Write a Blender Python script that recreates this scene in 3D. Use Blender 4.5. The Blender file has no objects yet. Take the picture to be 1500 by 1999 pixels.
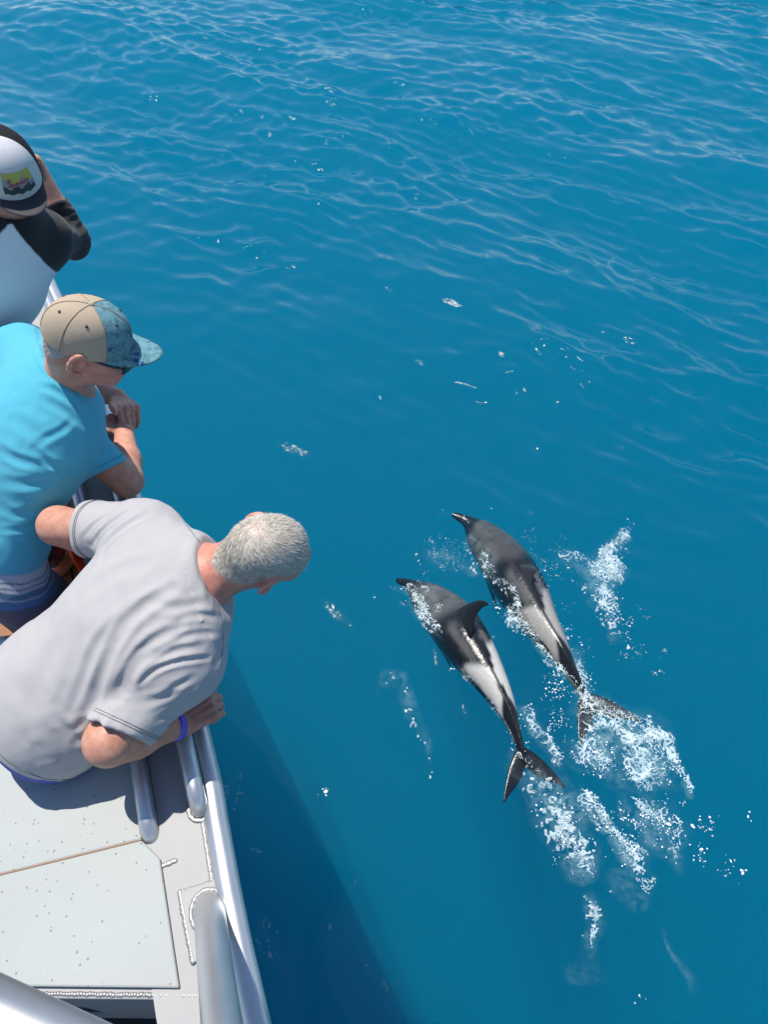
import bpy, bmesh, math, random
import numpy as np
from mathutils import Vector, Matrix
random.seed(7)
rng = np.random.default_rng(11)
scene = bpy.context.scene
col = scene.collection

# ------------------------------------------------------------------ camera
CAM_Z = 3.8
PITCH = math.radians(52.0)              # below the horizontal
FPX = 1428.0                            # focal length in photo pixels (1500 x 1999)
cam_data = bpy.data.cameras.new('camera')
cam_data.sensor_fit = 'VERTICAL'
cam_data.sensor_height = 24.0
cam_data.lens = 24.0 * FPX / 1999.0
cam_data.clip_start = 0.05
cam_data.clip_end = 3000.0
cam = bpy.data.objects.new('camera', cam_data)
cam.location = (0, 0, CAM_Z)
cam.rotation_euler = (math.pi / 2 - PITCH, 0, 0)
col.objects.link(cam)
scene.camera = cam

# ------------------------------------------------------------------ light
SUN_TO = Vector((-0.37, 0.49, 1.62)).normalized()      # direction towards the sun
sun_el = math.asin(SUN_TO.z)
world = bpy.data.worlds.new('World')
scene.world = world
world.use_nodes = True
wn = world.node_tree
wn.nodes.clear()
wo = wn.nodes.new('ShaderNodeOutputWorld')
wb = wn.nodes.new('ShaderNodeBackground')
ws = wn.nodes.new('ShaderNodeTexSky')
ws.sky_type = 'NISHITA'
ws.sun_disc = False
ws.sun_elevation = sun_el
ws.sun_rotation = math.atan2(SUN_TO.x, SUN_TO.y)
ws.air_density = 1.0
ws.dust_density = 0.1
ws.ozone_density = 4.0
wb.inputs['Strength'].default_value = 0.12
wn.links.new(ws.outputs[0], wb.inputs[0])
wn.links.new(wb.outputs[0], wo.inputs[0])
sun_data = bpy.data.lights.new('sun', 'SUN')
sun_data.energy = 4.4
sun_data.angle = math.radians(0.53)
sun_data.color = (1.0, 0.95, 0.87)
sun = bpy.data.objects.new('sun', sun_data)
sun.rotation_euler = (-SUN_TO).to_track_quat('-Z', 'Y').to_euler()
sun.location = (-6, 3, 12)
col.objects.link(sun)

vs = scene.view_settings
vs.view_transform = 'Standard'
vs.look = 'None'
vs.exposure = 0.32
vs.gamma = 1.0
cy = scene.cycles
cy.max_bounces = 8
cy.transparent_max_bounces = 8
cy.volume_bounces = 3
cy.use_adaptive_sampling = True
cy.adaptive_threshold = 0.02
cy.adaptive_min_samples = 16
cy.diffuse_bounces = 3
cy.glossy_bounces = 3
cy.transmission_bounces = 3
cy.use_denoising = True
cy.sample_clamp_indirect = 4.0
cy.sample_clamp_direct = 12.0
cy.caustics_reflective = False
cy.caustics_refractive = False

# ------------------------------------------------------------------ helpers
CF = np.array([0.0, math.cos(PITCH), -math.sin(PITCH)])
CU = np.array([0.0, math.sin(PITCH), math.cos(PITCH)])
CR = np.array([1.0, 0.0, 0.0])
CO = np.array([0.0, 0.0, CAM_Z])

def ray(x, y):
    return CF + CR * ((x - 750.0) / FPX) + CU * ((999.5 - y) / FPX)
def at(x, y, d):                         # photo position + depth along the view axis -> place in the scene
    return CO + ray(x, y) * d
def on(x, y, z=0.0):                     # photo position + height -> place in the scene
    r = ray(x, y)
    return CO + r * ((z - CAM_Z) / r[2])
def V(*a):
    return np.array(a, float)
def nrm(v):
    v = np.asarray(v, float)
    return v / (np.linalg.norm(v) + 1e-12)
def lerp(a, b, t):
    return a + (b - a) * t
def sstep(a, b, x):
    t = np.clip((x - a) / (b - a), 0, 1)
    return t * t * (3 - 2 * t)

def _hash(ix, iy, iz, seed):
    h = (ix.astype(np.uint32) * np.uint32(374761393) + iy.astype(np.uint32) * np.uint32(668265263)
         + iz.astype(np.uint32) * np.uint32(2147483647) + np.uint32(seed * 1274126177 & 0xffffffff))
    h = (h ^ (h >> np.uint32(13))) * np.uint32(1274126177)
    h = h ^ (h >> np.uint32(16))
    return (h & np.uint32(0xffff)).astype(np.float32) / 32767.5 - 1.0
def vnoise(p, seed=0):                   # smooth value noise in -1..1, p (N,3)
    p = np.asarray(p, float)
    f0 = np.floor(p)
    i = f0.astype(np.int64)
    f = p - f0
    f = f * f * f * (f * (f * 6 - 15) + 10)
    out = 0
    for dx in (0, 1):
        wx = f[:, 0] if dx else 1 - f[:, 0]
        for dy in (0, 1):
            wy = f[:, 1] if dy else 1 - f[:, 1]
            for dz in (0, 1):
                wz = f[:, 2] if dz else 1 - f[:, 2]
                out = out + wx * wy * wz * _hash(i[:, 0] + dx, i[:, 1] + dy, i[:, 2] + dz, seed)
    return out
def fbm(p, seed=0, octaves=4, gain=0.5):
    a, s, t = 1.0, 0.0, 0.0
    p = np.asarray(p, float)
    for o in range(octaves):
        s = s + a * vnoise(p * (2.03 ** o) + 17.3 * o, seed + o)
        t += a
        a *= gain
    return s / t

# ---- objects
def tag(o, label=None, cat=None, group=None, kind=None):
    if label: o['label'] = label
    if cat: o['category'] = cat
    if group: o['group'] = group
    if kind: o['kind'] = kind
    return o
def empty(name, loc=(0, 0, 0)):
    o = bpy.data.objects.new(name, None)
    o.empty_display_size = 0.1
    o.location = loc
    col.objects.link(o)
    bpy.context.view_layer.update()
    return o
def adopt(o, parent):
    if parent is not None:
        o.parent = parent
        if parent.parent is None:            # meshes are modelled in scene coordinates
            o.matrix_parent_inverse = Matrix.Translation(-parent.location)
def mesh_obj(name, verts, faces, mat, parent=None, smooth=True, sharp=None):
    me = bpy.data.meshes.new(name)
    verts = np.asarray(verts, np.float32)
    if isinstance(faces, np.ndarray):
        nf, k = faces.shape
        me.vertices.add(len(verts))
        me.vertices.foreach_set('co', verts.ravel())
        me.loops.add(nf * k)
        me.loops.foreach_set('vertex_index', faces.astype(np.int32).ravel())
        me.polygons.add(nf)
        me.polygons.foreach_set('loop_start', np.arange(0, nf * k, k, dtype=np.int32))
        me.update(calc_edges=True)
        me.validate()
    else:
        me.from_pydata([tuple(map(float, v)) for v in verts], [], faces)
        me.update()
    if smooth:
        me.polygons.foreach_set('use_smooth', np.ones(len(me.polygons), bool))
        if sharp:
            me.set_sharp_from_angle(angle=math.radians(sharp))
    if mat is not None:
        me.materials.append(mat)
    o = bpy.data.objects.new(name, me)
    col.objects.link(o)
    adopt(o, parent)
    return o
def add_attr(o, name, values):
    a = o.data.attributes.new(name, 'FLOAT', 'POINT')
    a.data.foreach_set('value', np.asarray(values, np.float32))
def add_col(o, name, values):
    a = o.data.attributes.new(name, 'FLOAT_COLOR', 'POINT')
    v = np.ones((len(values), 4), np.float32)
    v[:, :3] = values
    a.data.foreach_set('color', v.ravel())

class MB:                                # collects pieces of one mesh
    def __init__(self):
        self.v, self.f = [], []
    def add(self, v, f):
        o = len(self.v)
        self.v += [tuple(map(float, q)) for q in v]
        self.f += [tuple(i + o for i in q) for q in f]
        return self
    def build(self, name, mat, parent=None, smooth=True, sharp=35):
        return mesh_obj(name, np.array(self.v), self.f, mat, parent, smooth, sharp)

def frames(pts):
    pts = np.asarray(pts, float)
    n = len(pts)
    T = np.zeros_like(pts)
    T[1:-1] = pts[2:] - pts[:-2]
    T[0] = pts[1] - pts[0]
    T[-1] = pts[-1] - pts[-2]
    T = T / (np.linalg.norm(T, axis=1)[:, None] + 1e-12)
    up = V(0, 0, 1) if abs(T[0][2]) < 0.9 else V(0, 1, 0)
    A = np.zeros_like(pts)
    a = nrm(np.cross(T[0], up))
    for i in range(n):
        a = nrm(a - T[i] * np.dot(a, T[i]))
        A[i] = a
    B = np.cross(T, A)
    return T, A, B
def tube_geo(pts, r, n=14, caps=True):
    pts = np.asarray(pts, float)
    T, A, B = frames(pts)
    r = np.broadcast_to(np.asarray(r, float), (len(pts),))
    th = np.linspace(0, 2 * math.pi, n, endpoint=False)
    v = (pts[:, None] + r[:, None, None] * (A[:, None] * np.cos(th)[None, :, None] + B[:, None] * np.sin(th)[None, :, None])).reshape(-1, 3)
    f = []
    for i in range(len(pts) - 1):
        for j in range(n):
            f.append((i * n + j, i * n + (j + 1) % n, (i + 1) * n + (j + 1) % n, (i + 1) * n + j))
    if caps:
        f.append(tuple(range(n))[::-1])
        f.append(tuple(range((len(pts) - 1) * n, len(pts) * n)))
    return v, f
def smooth_path(pts, n=24):              # Catmull-Rom
    pts = [np.asarray(p, float) for p in pts]
    P = [2 * pts[0] - pts[1]] + pts + [2 * pts[-1] - pts[-2]]
    out = []
    m = len(pts) - 1
    per = max(2, n // m)
    for i in range(m):
        p0, p1, p2, p3 = P[i:i + 4]
        for t in np.linspace(0, 1, per, endpoint=False):
            out.append(0.5 * ((2 * p1) + (-p0 + p2) * t + (2 * p0 - 5 * p1 + 4 * p2 - p3) * t * t + (-p0 + 3 * p1 - 3 * p2 + p3) * t ** 3))
    out.append(pts[-1])
    return np.array(out)
def prism_geo(poly, z0, z1):             # plan polygon (counter-clockwise) extruded
    n = len(poly)
    v = [(p[0], p[1], z0) for p in poly] + [(p[0], p[1], z1) for p in poly]
    f = [tuple(range(n))[::-1], tuple(range(n, 2 * n))] + [(i, (i + 1) % n, n + (i + 1) % n, n + i) for i in range(n)]
    return v, f
def bevel(o, w, seg=2, angle=35):
    m = o.modifiers.new('bevel', 'BEVEL')
    m.width = w
    m.segments = seg
    m.limit_method = 'ANGLE'
    m.angle_limit = math.radians(angle)

# ---- materials
class NT:
    def __init__(self, name):
        self.mat = bpy.data.materials.new(name)
        self.mat.use_nodes = True
        self.t = self.mat.node_tree
        self.t.nodes.clear()
        self.out = self.t.nodes.new('ShaderNodeOutputMaterial')
    def n(self, typ, **kw):
        nd = self.t.nodes.new(typ)
        for k, v in kw.items():
            if k.startswith('_'):
                setattr(nd, k[1:], v)
            else:
                key = int(k[1:]) if (k[0] == 'i' and k[1:].isdigit()) else k.replace('__', ' ')
                if hasattr(v, 'is_output') or isinstance(v, bpy.types.NodeSocket):
                    self.t.links.new(v, nd.inputs[key])
                else:
                    nd.inputs[key].default_value = v
        return nd
    def link(self, a, b):
        self.t.links.new(a, b)
    def math(self, op, a, b=0.0, c=0.0, clamp=False):
        nd = self.t.nodes.new('ShaderNodeMath')
        nd.operation = op
        nd.use_clamp = clamp
        for i, v in enumerate((a, b, c)):
            if isinstance(v, bpy.types.NodeSocket):
                self.t.links.new(v, nd.inputs[i])
            else:
                nd.inputs[i].default_value = v
        return nd.outputs[0]
    def mix(self, fac, a, b, blend='MIX'):
        nd = self.t.nodes.new('ShaderNodeMix')
        nd.data_type = 'RGBA'
        nd.blend_type = blend
        for s, v in ((nd.inputs[0], fac), (nd.inputs[6], a), (nd.inputs[7], b)):
            if isinstance(v, bpy.types.NodeSocket):
                self.t.links.new(v, s)
            else:
                s.default_value = v if s.type != 'RGBA' else (v[0], v[1], v[2], 1.0)
        return nd.outputs[2]
    def ramp(self, fac, stops, interp='LINEAR'):
        nd = self.t.nodes.new('ShaderNodeValToRGB')
        cr = nd.color_ramp
        cr.interpolation = interp
        while len(cr.elements) < len(stops):
            cr.elements.new(0.5)
        for e, (p, c) in zip(cr.elements, stops):
            e.position = p
            c = (c, c, c) if isinstance(c, (int, float)) else c
            e.color = (c[0], c[1], c[2], 1)
        self.t.links.new(fac, nd.inputs[0])
        return nd.outputs[0]
    def coord(self, kind='Object'):
        return self.t.nodes.new('ShaderNodeTexCoord').outputs[kind]
    def mapping(self, vec, scale=(1, 1, 1), rot=(0, 0, 0), loc=(0, 0, 0)):
        nd = self.n('ShaderNodeMapping', Vector=vec)
        nd.inputs['Scale'].default_value = scale
        nd.inputs['Rotation'].default_value = rot
        nd.inputs['Location'].default_value = loc
        return nd.outputs[0]
    def noise(self, vec, scale, detail=3, rough=0.55, out=0, dist=0.0):
        nd = self.n('ShaderNodeTexNoise', Vector=vec, Scale=scale, Detail=detail, Roughness=rough, Distortion=dist)
        return nd.outputs[out]
    def attr(self, name, out='Fac'):
        nd = self.t.nodes.new('ShaderNodeAttribute')
        nd.attribute_name = name
        return nd.outputs[out]
    def bump(self, h, strength=0.3, dist=0.01, normal=None):
        nd = self.n('ShaderNodeBump', Strength=strength, Distance=dist, Height=h)
        if normal is not None:
            self.t.links.new(normal, nd.inputs['Normal'])
        return nd.outputs[0]
    def principled(self, color, rough=0.5, metal=0.0, normal=None, spec=0.5, **kw):
        nd = self.t.nodes.new('ShaderNodeBsdfPrincipled')
        for key, v in (('Base Color', color), ('Roughness', rough), ('Metallic', metal), ('Specular IOR Level', spec)) + tuple(kw.items()):
            key = key.replace('__', ' ')
            if isinstance(v, bpy.types.NodeSocket):
                self.t.links.new(v, nd.inputs[key])
            else:
                s = nd.inputs[key]
                s.default_value = (v[0], v[1], v[2], 1.0) if s.type == 'RGBA' else v
        if normal is not None:
            self.t.links.new(normal, nd.inputs['Normal'])
        self.t.links.new(nd.outputs[0], self.out.inputs['Surface'])
        return nd
def simple_mat(name, color, rough=0.5, metal=0.0, var=0.08, scale=30.0, bump=0.0, bscale=200.0, spec=0.5, **kw):
    m = NT(name)
    c = m.coord()
    n = m.noise(c, scale, 4)
    lo = tuple(x * (1 - var) for x in color)
    hi = tuple(min(1, x * (1 + var)) for x in color)
    colr = m.mix(n, lo, hi)
    nor = m.bump(m.noise(c, bscale, 2), bump, 0.002) if bump else None
    m.principled(colr, rough, metal, nor, spec, **kw)
    return m.mat

# ================================================================== SEA
WAVES = []
_w = np.random.default_rng(5)
main_dir = math.atan2(0.80, 0.60)
NW = 170
for i in range(NW):
    lam = 0.11 * (42.0 ** (i / (NW - 1.0))) * _w.uniform(0.92, 1.08)     # 0.11 .. 4.6 m
    side_sys = _w.random() < 0.25                                       # a weaker crossing sea
    ang = main_dir + (0.95 if side_sys else 0.0) + _w.normal(0, 0.34 if lam < 0.7 else 0.28)
    k = 2 * math.pi / lam
    slope = 0.0255 * (0.8 if lam < 0.15 else 1.75 if lam < 0.5 else 0.95 if lam < 1.5 else 0.6) * (0.7 if side_sys else 1.0) * _w.uniform(0.6, 1.3)
    WAVES.append((k * math.cos(ang), k * math.sin(ang), slope / k, _w.uniform(0, 2 * math.pi), lam))

WAVE_AMP = {}
def wave_height(x, y):
    wx = x + 0.10 * np.sin(0.9 * y + 0.4 * x) + 0.05 * np.sin(2.3 * x - 1.1 * y + 1.0)
    wy = y + 0.10 * np.sin(0.8 * x - 0.5 * y + 2.0) + 0.05 * np.sin(2.1 * y + 1.7 * x)
    gust = 0.75 + 0.55 * vnoise(np.stack([x * 0.55, y * 0.55, x * 0 + 3.1], 1), 3)
    hull = sstep(0.1, 1.5, (x + 0.06 + 0.487 * y) * 0.9)              # sheltered water along the hull
    calm = (0.25 + 1.08 * sstep(2.4, 6.5, y + 0.50 * x)) * (0.35 + 0.65 * hull)
    small = np.zeros_like(x)
    big = np.zeros_like(x)
    for kx, ky, a, ph, lam in WAVES:
        s = np.sin(kx * wx + ky * wy + ph)
        if lam < 0.9:
            small += a * s
        else:
            big += a * (s + 0.18 * np.cos(2 * (kx * wx + ky * wy + ph)))
    far = 1.0 / (1.0 + np.maximum(0, np.hypot(x, y) - 14) / 14.0)
    WAVE_AMP['a'] = np.clip(gust, 0.15, 1.4) * calm * far
    return (small * np.clip(gust, 0.15, 1.4) * calm + big * (0.30 + 0.70 * np.minimum(calm, 1.0))) * far

def expand(a0, step, limit, growth=1.16):
    out, s = [], step
    a = a0
    while a < limit:
        s *= growth
        a += s
        out.append(a)
    return out
def axis(a, b, c, d, fine, coarse, limit):
    mid = list(np.arange(b, c, fine))
    left = list(np.arange(a, b, coarse))
    right = list(np.arange(c, d, coarse))
    lo = [a - (q - 0) for q in np.cumsum([coarse * 1.16 ** k for k in range(1, 200) if coarse * 1.16 ** k < 160])]
    hi = [d + q for q in np.cumsum([coarse * 1.16 ** k for k in range(1, 200) if coarse * 1.16 ** k < 160])]
    lo = [q for q in lo if q > -limit][::-1]
    hi = [q for q in hi if q < limit]
    return np.array([-limit] + lo + left + mid + right + [d] * 0 + hi + [limit])
ax = axis(-6.0, -0.9, 2.6, 6.2, 0.012, 0.03, 900.0)
ay = axis(-0.6, 0.3, 4.6, 13.0, 0.012, 0.026, 900.0)
GX, GY = np.meshgrid(ax, ay)
sx, sy = GX.ravel(), GY.ravel()

# --- foam: where the two swimming dolphins broke the surface and along the hull
def polyw(points):                       # (x, y, half width m, strength) in photo positions -> plan
    return [(*on(x, y)[:2], w, s) for x, y, w, s in points]
def dist_poly(px, py, pts):
    best = np.full(px.shape, -1.0)
    dn = np.full(px.shape, 1e9)
    for (x0, y0, w0, s0), (x1, y1, w1, s1) in zip(pts[:-1], pts[1:]):
        dx, dy = x1 - x0, y1 - y0
        t = np.clip(((px - x0) * dx + (py - y0) * dy) / (dx * dx + dy * dy + 1e-9), 0, 1)
        d = np.hypot(px - x0 - t * dx, py - y0 - t * dy)
        w = w0 + t * (w1 - w0)
        s = s0 + t * (s1 - s0)
        val = s * np.exp(-(d / w) ** 2)
        best = np.maximum(best, val)
        dn = np.minimum(dn, d)
    return best, dn
FOAM = [
    polyw([(795, 1160, .03, .45), (830, 1195, .045, .5), (868, 1228, .04, .45)]),
    polyw([(820, 1150, .03, .35), (860, 1175, .04, .4), (895, 1200, .03, .4)]),
    polyw([(915, 1045, .03, .35), (950, 1090, .05, .45), (985, 1150, .045, .45), (1015, 1200, .03, .5)]),
    polyw([(905, 1290, .018, .5), (935, 1335, .018, .65), (965, 1375, .022, .7), (990, 1410, .02, .5)]),
    polyw([(1035, 1165, .03, .7), (1050, 1185, .025, .6)]), polyw([(905, 1205, .03, .5), (920, 1235, .025, .5)]),
    polyw([(1040, 1240, .02, .4), (1070, 1290, .025, .6), (1090, 1310, .03, .5)]),
    polyw([(1000, 1500, .05, .4), (1040, 1510, .07, .5), (1085, 1525, .05, .4)]),
    # trails of broken water: (photo x, y, half width, strength)
    polyw([(1150, 1400, .10, .6), (1215, 1455, .15, 1.0), (1260, 1490, .12, .9), (1290, 1520, .05, .5)]),
    polyw([(1170, 1470, .10, .8), (1200, 1500, .08, .6)]),
    polyw([(1235, 1430, .035, .9), (1300, 1462, .03, 1.0), (1330, 1500, .03, .7), (1345, 1560, .02, .3)]),
    polyw([(1225, 1570, .06, .35), (1270, 1600, .10, .6), (1300, 1640, .08, .5), (1320, 1690, .05, .2)]),
    polyw([(1055, 1540, .06, .5), (1100, 1590, .09, .8), (1125, 1650, .07, .7), (1130, 1700, .05, .4)]),
    polyw([(1130, 1570, .035, .6), (1165, 1590, .03, .9), (1200, 1625, .03, 1.0), (1235, 1665, .045, 1.0), (1252, 1700, .02, .7)]),
    polyw([(1190, 1720, .05, .3), (1230, 1725, .06, .55), (1262, 1725, .03, .3)]),
    polyw([(1030, 1395, .03, .4), (1060, 1440, .04, .5), (1085, 1480, .05, .5)]),
    polyw([(1110, 1290, .05, .5), (1130, 1330, .05, .6), (1150, 1390, .06, .8)]),
    polyw([(975, 1360, .03, .5), (1000, 1400, .035, .5), (1010, 1440, .03, .3)]),
    polyw([(1225, 1045, .035, .8), (1200, 1080, .05, .7), (1180, 1120, .08, .6), (1190, 1180, .07, .5), (1215, 1240, .04, .3)]),
    polyw([(1100, 1090, .05, .35), (1140, 1100, .08, .45), (1180, 1130, .06, .5)]),
    polyw([(990, 1190, .03, .6), (1010, 1210, .035, .6), (1040, 1230, .03, .5), (1060, 1260, .03, .4)]),
    polyw([(840, 1080, .06, .25), (880, 1090, .07, .35), (920, 1110, .06, .3)]),
    polyw([(740, 1330, .03, .2), (780, 1320, .02, .25), (800, 1400, .035, .2), (830, 1450, .03, .2), (845, 1520, .02, .12)]),
    polyw([(450, 1520, .06, .20), (470, 1560, .05, .20), (480, 1640, .04, .12)]),
    polyw([(500, 1660, .04, .25), (520, 1690, .03, .2)]),
    polyw([(520, 1800, .05, .18), (545, 1870, .06, .24), (560, 1930, .06, .2), (575, 1990, .05, .15)]),
    polyw([(620, 1740, .02, .10), (640, 1820, .02, .25), (650, 1860, .02, .12)]),
    polyw([(690, 1700, .03, .2), (680, 1720, .04, .3)]),
    polyw([(680, 1860, .04, .12), (720, 1890, .04, .16), (790, 1930, .04, .12)]),
    polyw([(1150, 1770, .04, .3), (1175, 1820, .04, .3), (1140, 1900, .05, .15)]),
    polyw([(1310, 1820, .02, .25), (1340, 1880, .02, .3), (1355, 1940, .02, .2)]),
]
near = (sx > -1.2) & (sx < 3.2) & (sy > 0.0) & (sy < 4.6)
foam = np.zeros_like(sx)
fx, fy = sx[near], sy[near]
warp = np.stack([fx * 6, fy * 6, fx * 0], 1)
wxn = fx + 0.05 * vnoise(warp, 41)
wyn = fy + 0.05 * vnoise(warp, 42)
acc = np.zeros_like(fx)
for pl in FOAM:
    b, _ = dist_poly(wxn, wyn, pl)
    acc = np.maximum(acc, b)
foam[near] = acc

hz = wave_height(sx, sy)
cwx = sx + 0.10 * np.sin(0.9 * sy + 0.4 * sx) + 0.05 * np.sin(2.3 * sx - 1.1 * sy + 1.0)
cwy = sy + 0.10 * np.sin(0.8 * sx - 0.5 * sy + 2.0) + 0.05 * np.sin(2.1 * sy + 1.7 * sx)
chx = np.zeros_like(sx); chy = np.zeros_like(sx)                 # crests drawn together, troughs spread
for kx, ky, a, ph, lam in WAVES:
    if 0.25 < lam < 1.6:
        kk = math.hypot(kx, ky)
        cph = np.cos(kx * cwx + ky * cwy + ph) * a * 0.75
        chx += cph * kx / kk; chy += cph * ky / kk
chx *= WAVE_AMP['a']; chy *= WAVE_AMP['a']
# trailing water is lumpy
lump = np.zeros_like(sx)
lump[near] = 0.012 * acc * fbm(np.stack([fx * 14, fy * 14, fx * 0], 1), 51, 3)
hz = hz + lump
SEA_BUMPS = []                           # filled by the dolphins: water pushed up and aside
NXs, NYs = len(ax), len(ay)
# spine of each dolphin: (photo x, y, height of the spine above mean water)
DOLPHINS = [
    dict(spine=[(775, 1133, -.085), (800, 1142, -.135), (838, 1172, -.175), (876, 1208, -.145), (908, 1252, -.070), (942, 1302, -.028),
                (976, 1358, -.018), (1001, 1412, -.015), (1017, 1462, -.02), (1026, 1500, -.035)],
         fluke=((983, 1566, -.035), (1106, 1536, -.055)), girth=1.22),
    dict(spine=[(884, 1004, -.16), (915, 1020, -.18), (948, 1054, -.215), (984, 1098, -.205), (1020, 1154, -.145), (1053, 1212, -.075),
                (1086, 1262, -.025), (1113, 1308, -.028), (1140, 1355, -.04), (1163, 1392, -.05)],
         fluke=((1132, 1454, -.03), (1256, 1408, -.02)), girth=1.15),
]
for D in DOLPHINS:
    P = np.array([on(x, y, z) for x, y, z in D['spine']])
    D['path'] = smooth_path(P, 72)
dmin = np.full(sx.shape, 9.0)
for D in DOLPHINS:
    q = D['path'][::3]
    pl = [(p[0], p[1], 1, 1) for p in q]
    _, dd = dist_poly(fx, fy, pl)
    dmin[near] = np.minimum(dmin[near], dd)
hz = hz * (1 - 0.75 * np.exp(-(dmin / 0.30) ** 2)) + 0.006 * np.exp(-((dmin - 0.19) / 0.06) ** 2)
# churned film of water close to the bodies
hz[near] += 0.010 * np.exp(-(dmin[near] / 0.18) ** 2) * fbm(np.stack([fx * 22, fy * 22, fx * 0], 1), 61, 3)

idx = np.arange(NXs * NYs).reshape(NYs, NXs)
quads = np.stack([idx[:-1, :-1], idx[:-1, 1:], idx[1:, 1:], idx[1:, :-1]], -1).reshape(-1, 4)
keep_ = 1 - np.exp(-(dmin / 0.35) ** 2)
sv = np.stack([sx + chx * keep_, sy + chy * keep_, hz], 1)
# close the body of water with sides and a floor far down
ring = list(idx[0, :]) + list(idx[1:, -1]) + list(idx[-1, -2::-1]) + list(idx[-2:0:-1, 0])
base = len(sv)
low = sv[ring].copy()
low[:, 2] = -30.0
sv = np.vstack([sv, low])
n_r = len(ring)
side = np.array([(base + i, base + (i + 1) % n_r, ring[(i + 1) % n_r], ring[i]) for i in range(n_r)])
c4 = [base, base + NXs - 1, base + NXs - 1 + NYs - 1, base + 2 * (NXs - 1) + NYs - 1]
floor = np.array([[c4[3], c4[2], c4[1], c4[0]]])
m = NT('sea_water')
co = m.coord('Object')
# fine ripples
mp = m.mapping(co, (1.0, 1.6, 1.0), (0, 0, math.radians(-38)))
rip = m.noise(mp, 26.0, 3, 0.6)
bn = m.bump(rip, 0.09, 0.012)
fres = m.n('ShaderNodeFresnel', IOR=1.333, Normal=bn).outputs[0]
gl = m.n('ShaderNodeBsdfGlossy', Roughness=0.018, Normal=bn)
gl.inputs['Color'].default_value = (1, 1, 1, 1)
tr = m.n('ShaderNodeBsdfTransparent')
water = m.n('ShaderNodeMixShader', i0=fres, i1=tr.outputs[0], i2=gl.outputs[0]).outputs[0]
m.link(water, m.out.inputs['Surface'])
# sigma_s = (.02,.62,1.30)  sigma_a = (2.0,.50,.10)
vsct = m.n('ShaderNodeVolumeScatter', Density=0.24, Anisotropy=0.0)
vsct.inputs['Color'].default_value = (0.002, 0.305, 0.49, 1)
vabs = m.n('ShaderNodeVolumeAbsorption', Density=0.40)
vabs.inputs['Color'].default_value = (0.0, 0.79, 0.865, 1)
vol = m.n('ShaderNodeAddShader', i0=vsct.outputs[0], i1=vabs.outputs[0]).outputs[0]
m.link(vol, m.out.inputs['Volume'])
m.mat.cycles.homogeneous_volume = True
sea = mesh_obj('sea', sv, np.vstack([quads, side, floor]), m.mat)
tag(sea, kind='structure')

# ================================================================== BOAT
ZG = 1.95                                # top of the side deck
ZD = 1.25                                # cockpit sole
boat = empty('boat', (-1.6, 1.0, 0.0))
tag(boat, 'silver welded aluminium boat with speckled locker lid and tan decking along its rail', 'boat')

def alu_mat(name, base, rough, streak, metal=0.8, spec=0.5):
    m = NT(name)
    c = m.coord()
    st = m.noise(m.mapping(c, (180, 9, 40), (0, 0, math.radians(22))), 1.0, 4, 0.65)
    bl = m.noise(c, 7.0, 4, 0.6)
    lo = tuple(x * 0.80 for x in base)
    cc = m.mix(bl, lo, base)
    rr = m.math('MULTIPLY_ADD', bl, 0.22, rough - 0.10)
    m.principled(cc, rr, metal, m.bump(st, streak, 0.001), spec)
    return m.mat
M_PLATE = alu_mat('brushed_plate', (0.40, 0.40, 0.395), 0.64, 0.45, 0.28, 0.12)
M_PIPE = alu_mat('aluminium_pipe', (0.62, 0.63, 0.65), 0.38, 0.12)
M_DULL = alu_mat('weathered_pipe', (0.40, 0.41, 0.43), 0.48, 0.25)
M_WELD = alu_mat('weld_metal', (0.36, 0.355, 0.345), 0.50, 0.05)
def lid_mat():
    m = NT('speckled_lid')
    c = m.coord()
    d1 = m.n('ShaderNodeTexVoronoi', Vector=m.noise(c, 3.0, 1, out=1) if False else c, Scale=75.0)
    r1 = m.n('ShaderNodeSeparateColor', Color=d1.outputs['Color']).outputs[0]
    s1 = m.math('MULTIPLY', m.math('LESS_THAN', d1.outputs['Distance'], m.math('MULTIPLY', r1, 0.20)), m.math('GREATER_THAN', r1, 0.74))
    d2 = m.n('ShaderNodeTexVoronoi', Vector=c, Scale=240.0)
    r2 = m.n('ShaderNodeSeparateColor', Color=d2.outputs['Color']).outputs[1]
    s2 = m.math('MULTIPLY', m.math('LESS_THAN', d2.outputs['Distance'], 0.26), m.math('GREATER_THAN', r2, 0.55))
    bl = m.noise(c, 4.0, 3)
    base = m.mix(bl, (0.335, 0.36, 0.35), (0.39, 0.41, 0.395))
    gr = m.noise(m.mapping(c, (1.0, 2.2, 1.0), (0, 0, .4)), 2.2, 5, 0.65)
    base = m.mix(m.ramp(gr, [(.48, 0.0), (.75, 0.45)]), base, (.37, .365, .34))
    base = m.mix(m.math('MULTIPLY', s2, 0.55), base, (0.30, 0.31, 0.30))
    base = m.mix(m.math('MULTIPLY', s1, 0.85), base, (0.14, 0.14, 0.13))
    m.principled(base, 0.62, 0.0, m.bump(m.noise(c, 260.0, 2), 0.25, 0.001))
    return m.mat
M_LID = lid_mat()
M_SEAM = simple_mat('tan_sealant', (0.30, 0.18, 0.10), 0.7)
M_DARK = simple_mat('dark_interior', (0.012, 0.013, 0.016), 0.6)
def plank_mat():
    m = NT('tan_foam_decking')
    c = m.coord()
    g = m.noise(m.mapping(c, (14, 120, 30), (0, 0, math.radians(25))), 1.0, 4, 0.6)
    b = m.noise(c, 5.0, 3)
    cc = m.mix(g, (0.24, 0.11, 0.045), (0.36, 0.175, 0.07))
    cc = m.mix(m.math('MULTIPLY', b, 0.4), cc, (0.22, 0.11, 0.05))
    m.principled(cc, 0.75, 0.0, m.bump(g, 0.3, 0.001))
    return m.mat
M_PLANK = plank_mat()
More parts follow.
